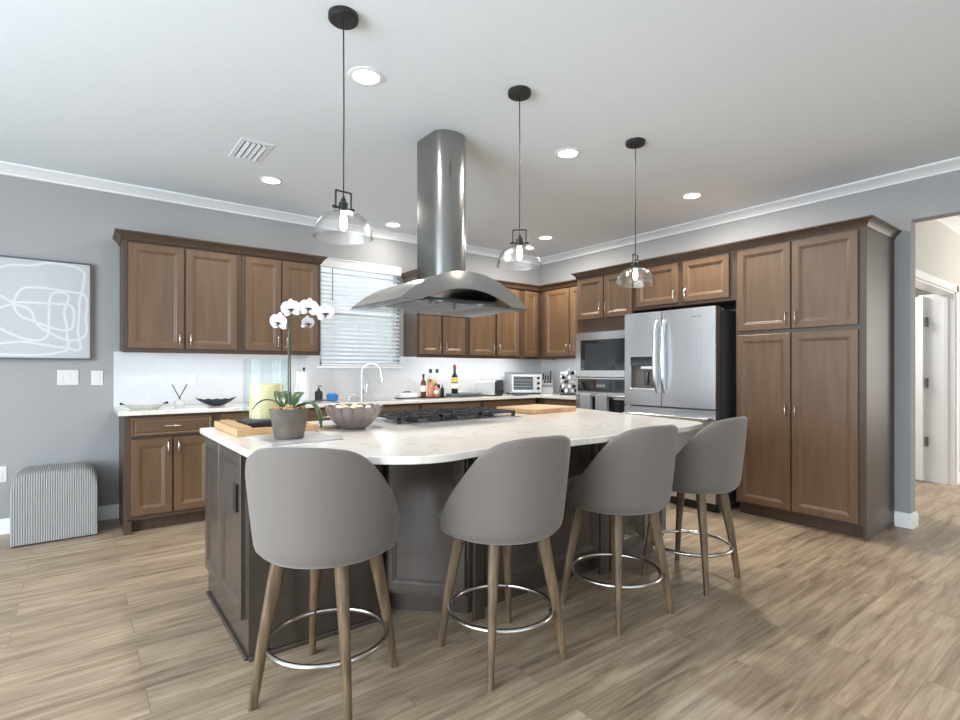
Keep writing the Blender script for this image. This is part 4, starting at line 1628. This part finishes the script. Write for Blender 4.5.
# boat-shaped dish
t = thing('boat_dish', 'long dark boat-shaped glass dish with wavy rim on the back counter', 'dish', (-4.15, -.33, CT))
mb = MB()
rs = []
n = 48
for ri, (s_, z_) in enumerate(((.25, 0), (.45, .004), (.75, .022), (.95, .046), (1, .056), (.97, .054), (.72, .026), (.4, .010))):
    row = []
    for k in range(n):
        th_ = 2 * PI * k / n
        x = math.cos(th_) * .155 * s_
        y = math.sin(th_) * .07 * s_ * (1 - .5 * math.cos(th_) ** 4)
        row.append((x, y, z_ + (abs(math.cos(th_)) ** 6) * .018 * s_ + (.004 * math.sin(th_ * 14) if .9 < s_ else 0)))
    rs.append(row)
mb.rings(rs)
mb.build('dish_body', M_NAVY, t, smooth=50)
# paper towel holder
t = thing('paper_towel_holder', 'white paper towel roll on an upright holder with black knob', 'paper towel holder', (-3.38, -.27, CT))
MB().lathe([(0, 0), (.085, 0), (.085, .008), (.07, .013), (0, .013)], n=36, cap=False).build('holder_base', M_CHROME, t, smooth=40)
MB().lathe([(0, .0135), (.068, .0135), (.070, .016), (.070, .286), (.066, .289), (.022, .289), (.022, .27), (0, .27)], n=40, cap=False).build('paper_roll', M_PAPER, t, smooth=40)
mb = MB()
mb.cyl((0, 0, .27), .007, .04, 12)
mb.sphere((0, 0, .318), .013, n=14, m=8)
mb.build('knob', M_BLACK, t, smooth=60)
MB().tube([(-.083, -.02, .01), (-.088, -.02, .07), (-.080, -.02, .13), (-.074, -.02, .17)], .0035, 8).build('tension_arm', M_STEEL, t, smooth=60)
# soap bottle
t = thing('soap_bottle', 'dark brown pump soap bottle left of the blue sponge box', 'bottle', (-3.225, -.24, CT))
MB().lathe([(0, 0), (.034, 0), (.037, .004), (.037, .082), (.032, .096), (.014, .106), (.014, .114), (0, .114)], n=28, cap=False).build('bottle_body', M_DARK, t, smooth=40)
mb = MB()
mb.cyl((0, 0, .114), .012, .012, 14)
mb.cyl((0, 0, .126), .004, .02, 8)
mb.box(-.008, .03, -.006, .006, .144, .152)
mb.build('pump', M_BLACK, t)
# blue box
t = thing('sponge_box', 'bright blue sponge caddy beside the sink', 'sponge holder', (-3.08, -.22, CT))
mb = MB()
mb.rings([sq(.048, .03, 0, 6), sq(.056, .036, .06, 6), sq(.052, .032, .062, 6), sq(.046, .028, .01, 6)])
mb.build('caddy', M_BLUE, t, smooth=40)
MB().box(-.042, .03, -.022, .022, .013, .078).build('sponge', mat('light_blue', srgb(90, 150, 200), .8), t, bevel=.005)
# sink basin
t = thing('kitchen_sink', 'stainless undermount sink below the window', 'sink', (-2.70, -.36, CT))
mb = MB()
mb.rings([sq(.34, .20, 0.0006, 10, 48), sq(.33, .19, .0012, 10, 48), sq(.325, .185, .0007, 10, 48)])
mb.build('sink_rim', M_STEEL, t, smooth=30)
# faucet
t = thing('kitchen_faucet', 'brushed steel gooseneck kitchen faucet in front of the window', 'faucet', (-2.715, -.115, CT))
mb = MB()
mb.lathe([(0, 0), (.027, 0), (.027, .006), (.020, .010), (.019, .09), (.015, .10)], n=24, cap=False)
pts = [(0, 0, .09), (0, 0, .27)]
cr = .105
dirx, diry = .72, -.69
for k in range(1, 15):
    a_ = PI * k / 14 * 1.04
    d_ = cr - cr * math.cos(a_)
    pts.append((dirx * d_, diry * d_, .27 + cr * math.sin(a_)))
mb.tube(pts, .0115, 14)
lx_, ly_, lz_ = pts[-1]
mb.build('spout', M_STEEL, t, smooth=50)
MB().tube([(lx_, ly_, lz_ + .01), (lx_ + .006, ly_ - .004, lz_ - .035), (lx_ + .010, ly_ - .007, lz_ - .08)], [.0135, .016, .018], 14).build('spray_head', M_STEEL, t, smooth=50)
mb = MB()
mb.tube([(.018, 0, .07), (.05, -.01, .07)], .009, 10)
mb.tube([(.045, -.01, .07), (.055, -.012, .16)], [.006, .005], 10)
mb.build('lever', M_STEEL, t, smooth=50)
t = thing('soap_dispenser', 'small steel soap dispenser left of the faucet', 'soap dispenser', (-2.87, -.15, CT))
mb = MB()
mb.lathe([(0, 0), (.02, 0), (.02, .006), (.009, .012), (.009, .045), (0, .047)], n=16, cap=False)
mb.tube([(0, 0, .043), (.03, -.03, .055), (.055, -.055, .045)], .005, 8)
mb.build('pump', M_STEEL, t, smooth=50)

# white lidded container
t = thing('butter_dish', 'low white covered dish left of the liquor bottles', 'dish', (-2.27, -.28, CT))
MB().rings
mb = MB()
mb.rings([sq(.10, .07, 0, 5), sq(.125, .09, .006, 5), sq(.125, .09, .011, 5), sq(.10, .07, .0112, 5)])
mb.build('plate', M_SLATE, t, smooth=40)
mb = MB()
mb.rings([sq(.115, .078, .0115, 5), sq(.115, .078, .04, 5), sq(.10, .066, .056, 5), sq(.02, .02, .06, 5)])
mb.build('lid', M_WHITEP, t, smooth=40)
mb = MB()
mb.tube([(-.045, 0, .058), (-.03, 0, .070), (.03, 0, .070), (.045, 0, .058)], .006, 8)
mb.build('handle', M_BRONZE, t, smooth=40)


# bottles
def bottle(name, label, x, y, z, h, r_, nk, mb_body, mb_cap, lab=None, group=None, lh=(.25, .5), shoulder=.62):
    t = thing(name, label, 'bottle', (x, y, z), 0, group)
    sh_ = h * shoulder
    mb = MB()
    mb.lathe([(0, 0), (r_ * .92, 0), (r_, .004), (r_, sh_), (r_ * .85, sh_ + h * .06), (nk * 1.1, sh_ + h * .14), (nk, sh_ + h * .18), (nk, h * .9), (0, h * .9)], n=24, cap=False)
    mb.build('bottle_body', mb_body, t, smooth=40)
    MB().lathe([(0, h * .86), (nk * 1.25, h * .86), (nk * 1.25, h), (0, h)], n=16, cap=False).build('cap', mb_cap, t, smooth=40)
    if lab:
        MB().lathe([(r_ + .0006, h * lh[0]), (r_ + .0012, h * lh[0]), (r_ + .0012, h * lh[1]), (r_ + .0006, h * lh[1])], n=24, cap=False).build('label', lab, t, smooth=60)
    return t


bt = thing('bottle_tray', 'dark oval tray carrying the cluster of liquor bottles', 'tray', (-1.965, -.30, CT))
mb = MB()
mb.rings([sq(.15, .11, 0, 3), sq(.175, .125, .010, 3), sq(.170, .120, .011, 3), sq(.145, .105, .005, 3)])
mb.build('tray_plate', M_BRONZE, bt, smooth=40)
BZ = CT + .0056
bottle('liquor_bottle', 'amber bottle with dark cap, leftmost of the bottle cluster', -2.075, -.30, BZ, .255, .030, .011, M_AMBER, M_DARK, M_LABELW)
bottle('liquor_bottle', 'short rose-coloured bottle in front of the bottle cluster', -2.02, -.355, BZ, .20, .033, .010, M_PINKB, M_REDF, M_PINKB)
bottle('liquor_bottle', 'pale bottle with yellow label and black cap, middle of the cluster', -1.965, -.27, BZ, .31, .034, .013, M_CLEARB, M_DARK, M_YELB, lh=(.3, .62))
bottle('liquor_bottle', 'small red-capped bottle tucked before the yellow-label bottle', -1.955, -.365, BZ, .155, .028, .010, M_PINKB, M_REDF, M_LABELW)
bottle('liquor_bottle', 'clear tall bottle with dark neck, right of the yellow-label bottle', -1.885, -.28, BZ, .31, .034, .013, M_CLEARB, M_DARK, M_DGREEN, lh=(.3, .45))
bottle('liquor_bottle', 'little dark bottle, rightmost of the bottle cluster', -1.845, -.325, BZ, .14, .022, .008, M_DARK, M_NICKEL)
# slate tray, wine bottle
t = thing('slate_platter', 'dark grey oval platter stack right of the wine bottle', 'platter', (-1.55, -.33, CT))
mb = MB()
mb.rings([sq(.20, .12, 0, 2.5, 40), sq(.225, .14, .008, 2.5, 40), sq(.225, .14, .034, 2.5, 40), sq(.215, .13, .040, 2.5, 40), sq(.19, .11, .036, 2.5, 40)])
mb.build('platter', M_SLATE, t, smooth=40)
bottle('wine_bottle', 'dark green wine bottle with red neck foil standing on the dark platter', -1.68, -.33, CT + .037, .325, .038, .014, M_DGREEN, M_REDF, M_LABELW, lh=(.18, .36), shoulder=.56)
mb = MB()
mb.lathe([(.0386, .128), (.0392, .128), (.0392, .185), (.0386, .185)], n=24, cap=False)
wb = [o for o in bpy.data.objects if o.name == 'wine_bottle'][0]
mb.build('label', M_YELB, wb, smooth=60)
# toaster
t = thing('toaster', 'silver toaster with dark control end and two knobs', 'toaster', (-1.18, -.33, CT), -70)
mb = MB()
def tsec(x, s_=1):
    return [(x, -.085 * s_, .012), (x, -.09 * s_, .03), (x, -.085 * s_, .16), (x, -.065 * s_, .185), (x, .065 * s_, .185), (x, .085 * s_, .16), (x, .09 * s_, .03), (x, .085 * s_, .012)]
mb.rings([tsec(-.15, .85), tsec(-.14), tsec(.13)])
mb.build('toaster_body', mat('toaster_white', srgb(214, 216, 218), .25, .3), t, smooth=25, bevel=.004)
mb = MB()
mb.rings([tsec(.1302, .98), tsec(.15, .98), tsec(.155, .9)])
cp = mb.build('control_end', mat('toaster_dark', srgb(70, 72, 76), .3, .6), t, smooth=25)
for q in (-.04, .04):
    mb = MB()
    mb.tube([(.155, q, .05), (.172, q, .05)], .014, 14)
    mb.build('knob', M_BLACK, cp, smooth=40)
mb = MB()
for q in (-.03, .03):
    mb.box(-.13, .10, q - .012, q + .012, .1845, .1862)
mb.build('bread_slot', M_DARK, t)
MB().box(-.13, .14, -.075, .075, 0, .0118).build('toaster_foot', M_BLACK, t)
# dark tray between toaster and oven
t = tag(MB().rings and MB().lathe([(0, 0), (.08, 0), (.10, .01), (.095, .012), (.075, .005), (0, .005)], n=36, cap=False).build('dark_plate', M_SLATE, smooth=40),
        'shallow dark plate on the counter between toaster and toaster oven', 'plate')
t.location = (-.855, -.53, CT)
# toaster oven
t = thing('toaster_oven', 'countertop toaster oven with glass door and three knobs', 'toaster oven', (-.585, -.28, CT), -26)
mb = MB()
mb.box(-.20, .20, -.14, .15, .018, .262)
mb.build('oven_body', mat('oven_shell', srgb(190, 192, 194), .3, .7), t, bevel=.006)
mb = MB()
mb.box(-.204, .204, -.15, .155, .2625, .274)
mb.build('top_cover', M_GREYP, t, bevel=.003)
d_ = MB().box(-.19, .10, -.150, -.1405, .035, .245).build('glass_door', mat('oven_glass', (.03, .033, .035), .08, 0, .7), t, bevel=.002)
mb = MB()
mb.box(-.19, .10, -.158, -.1502, .222, .245)
mb.box(-.19, .10, -.158, -.1502, .035, .058)
mb.box(-.19, -.17, -.158, -.1502, .058, .222)
mb.box(.08, .10, -.158, -.1502, .058, .222)
mb.tube([(-.17, -.18, .232), (.08, -.18, .232)], .007, 8)
mb.build('door_frame', M_STEEL, d_)
mb = MB()
for z_ in (.10, .14, .18):
    mb.tube([(-.17, -.1512, z_), (.08, -.1512, z_)], .002, 6)
mb.build('rack_wires', M_NICKEL, d_)
MB().box(.105, .197, -.146, -.1405, .03, .25).build('control_panel', M_WHITEP, t)
for z_ in (.075, .14, .205):
    MB().tube([(.151, -.146, z_), (.151, -.168, z_)], .018, 14).build('knob', M_BLACK, t, smooth=40)
mb = MB()
for x in (-.17, .17):
    for y_ in (-.12, .12):
        mb.cyl((x, y_, 0), .014, .0178, 10)
mb.build('foot', M_BLACK, t)
# knife block
t = thing('knife_block', 'grey knife block full of dark-handled knives in the corner', 'knife block', (-.235, -.36, CT), -42)
mb = MB()
mb.prism_y([(-.07, 0), (.07, 0), (.07, .135), (-.07, .135)], -.05, .06)
mb.prism_y([(-.07, .1352), (.07, .1352), (.07, .175), (-.07, .175)], -.02, .075)
mb.build('block', mat('block_grey', srgb(176, 178, 182), .4), t, bevel=.004)
mb = MB()
mb.box(-.0705, .0705, -.051, -.0502, .085, .115)
mb.build('dark_band', M_GREYP, t)
for x, y_, h_ in ((-.05, .03, .09), (-.02, .03, .06), (.012, .03, .055), (.045, .03, .12), (-.035, -.035, .04), (.0, -.035, .04), (.035, -.035, .05)):
    mb = MB()
    zb_ = .1755 if y_ > 0 else .1355
    mb.box(x - .009, x + .009, y_ - .007, y_ + .007, zb_, zb_ + h_)
    mb.build('knife_handle', M_BLACK, t, bevel=.003)
# herb bottle
t = thing('green_jar', 'small dull green jar between knife block and pod carousel', 'jar', (-.15, -.54, CT))
MB().lathe([(0, 0), (.035, 0), (.042, .01), (.042, .07), (.03, .09), (.02, .11), (0, .112)], n=24, cap=False).build('jar_body', M_HERB, t, smooth=50)
# pod carousel
t = thing('pod_carousel', 'white wire carousel holding coffee pods beside the oven column', 'pod holder', (-.28, -.77, CT))
MB().lathe([(0, 0), (.105, 0), (.105, .014), (0, .018)], n=32, cap=False).build('base', M_BLACK, t, smooth=40)
mb = MB()
mb.tube([(0, 0, .018), (0, 0, .30)], .006, 8)
mb.sphere((0, 0, .306), .013, n=12, m=8)
for k in range(7):
    a_ = 2 * PI * k / 7
    mb.tube([(.055 * math.cos(a_), .055 * math.sin(a_), .018), (.055 * math.cos(a_), .055 * math.sin(a_), .285)], .002, 6)
mb.torus((0, 0, .285), .055, .003, 24, 6)
mb.build('wire_frame', M_CHROME, t, smooth=40)
for row in range(5):
    for k in range(7):
        a_ = 2 * PI * (k + .5 * (row % 2)) / 7
        c_, s_ = math.cos(a_), math.sin(a_)
        z_ = CT + .048 + row * .054
        mb = MB()
        mb.tube([(0, 0, 0), (c_ * .036, s_ * .036, .006)], [.015, .0225], 14)
        o = mb.build('coffee_pod', M_WHITEP if (k + row) % 3 else M_BRONZE, smooth=40)
        o.location = (-.28 + c_ * .060, -.77 + s_ * .060, z_)
        dk = not ((k + row) % 3)
        tag(o, 'dark coffee pod in the wire carousel beside the oven column' if dk else 'white coffee pod in the wire carousel beside the oven column',
            'coffee pod', 'dark coffee pods in the carousel' if dk else 'white coffee pods in the carousel')
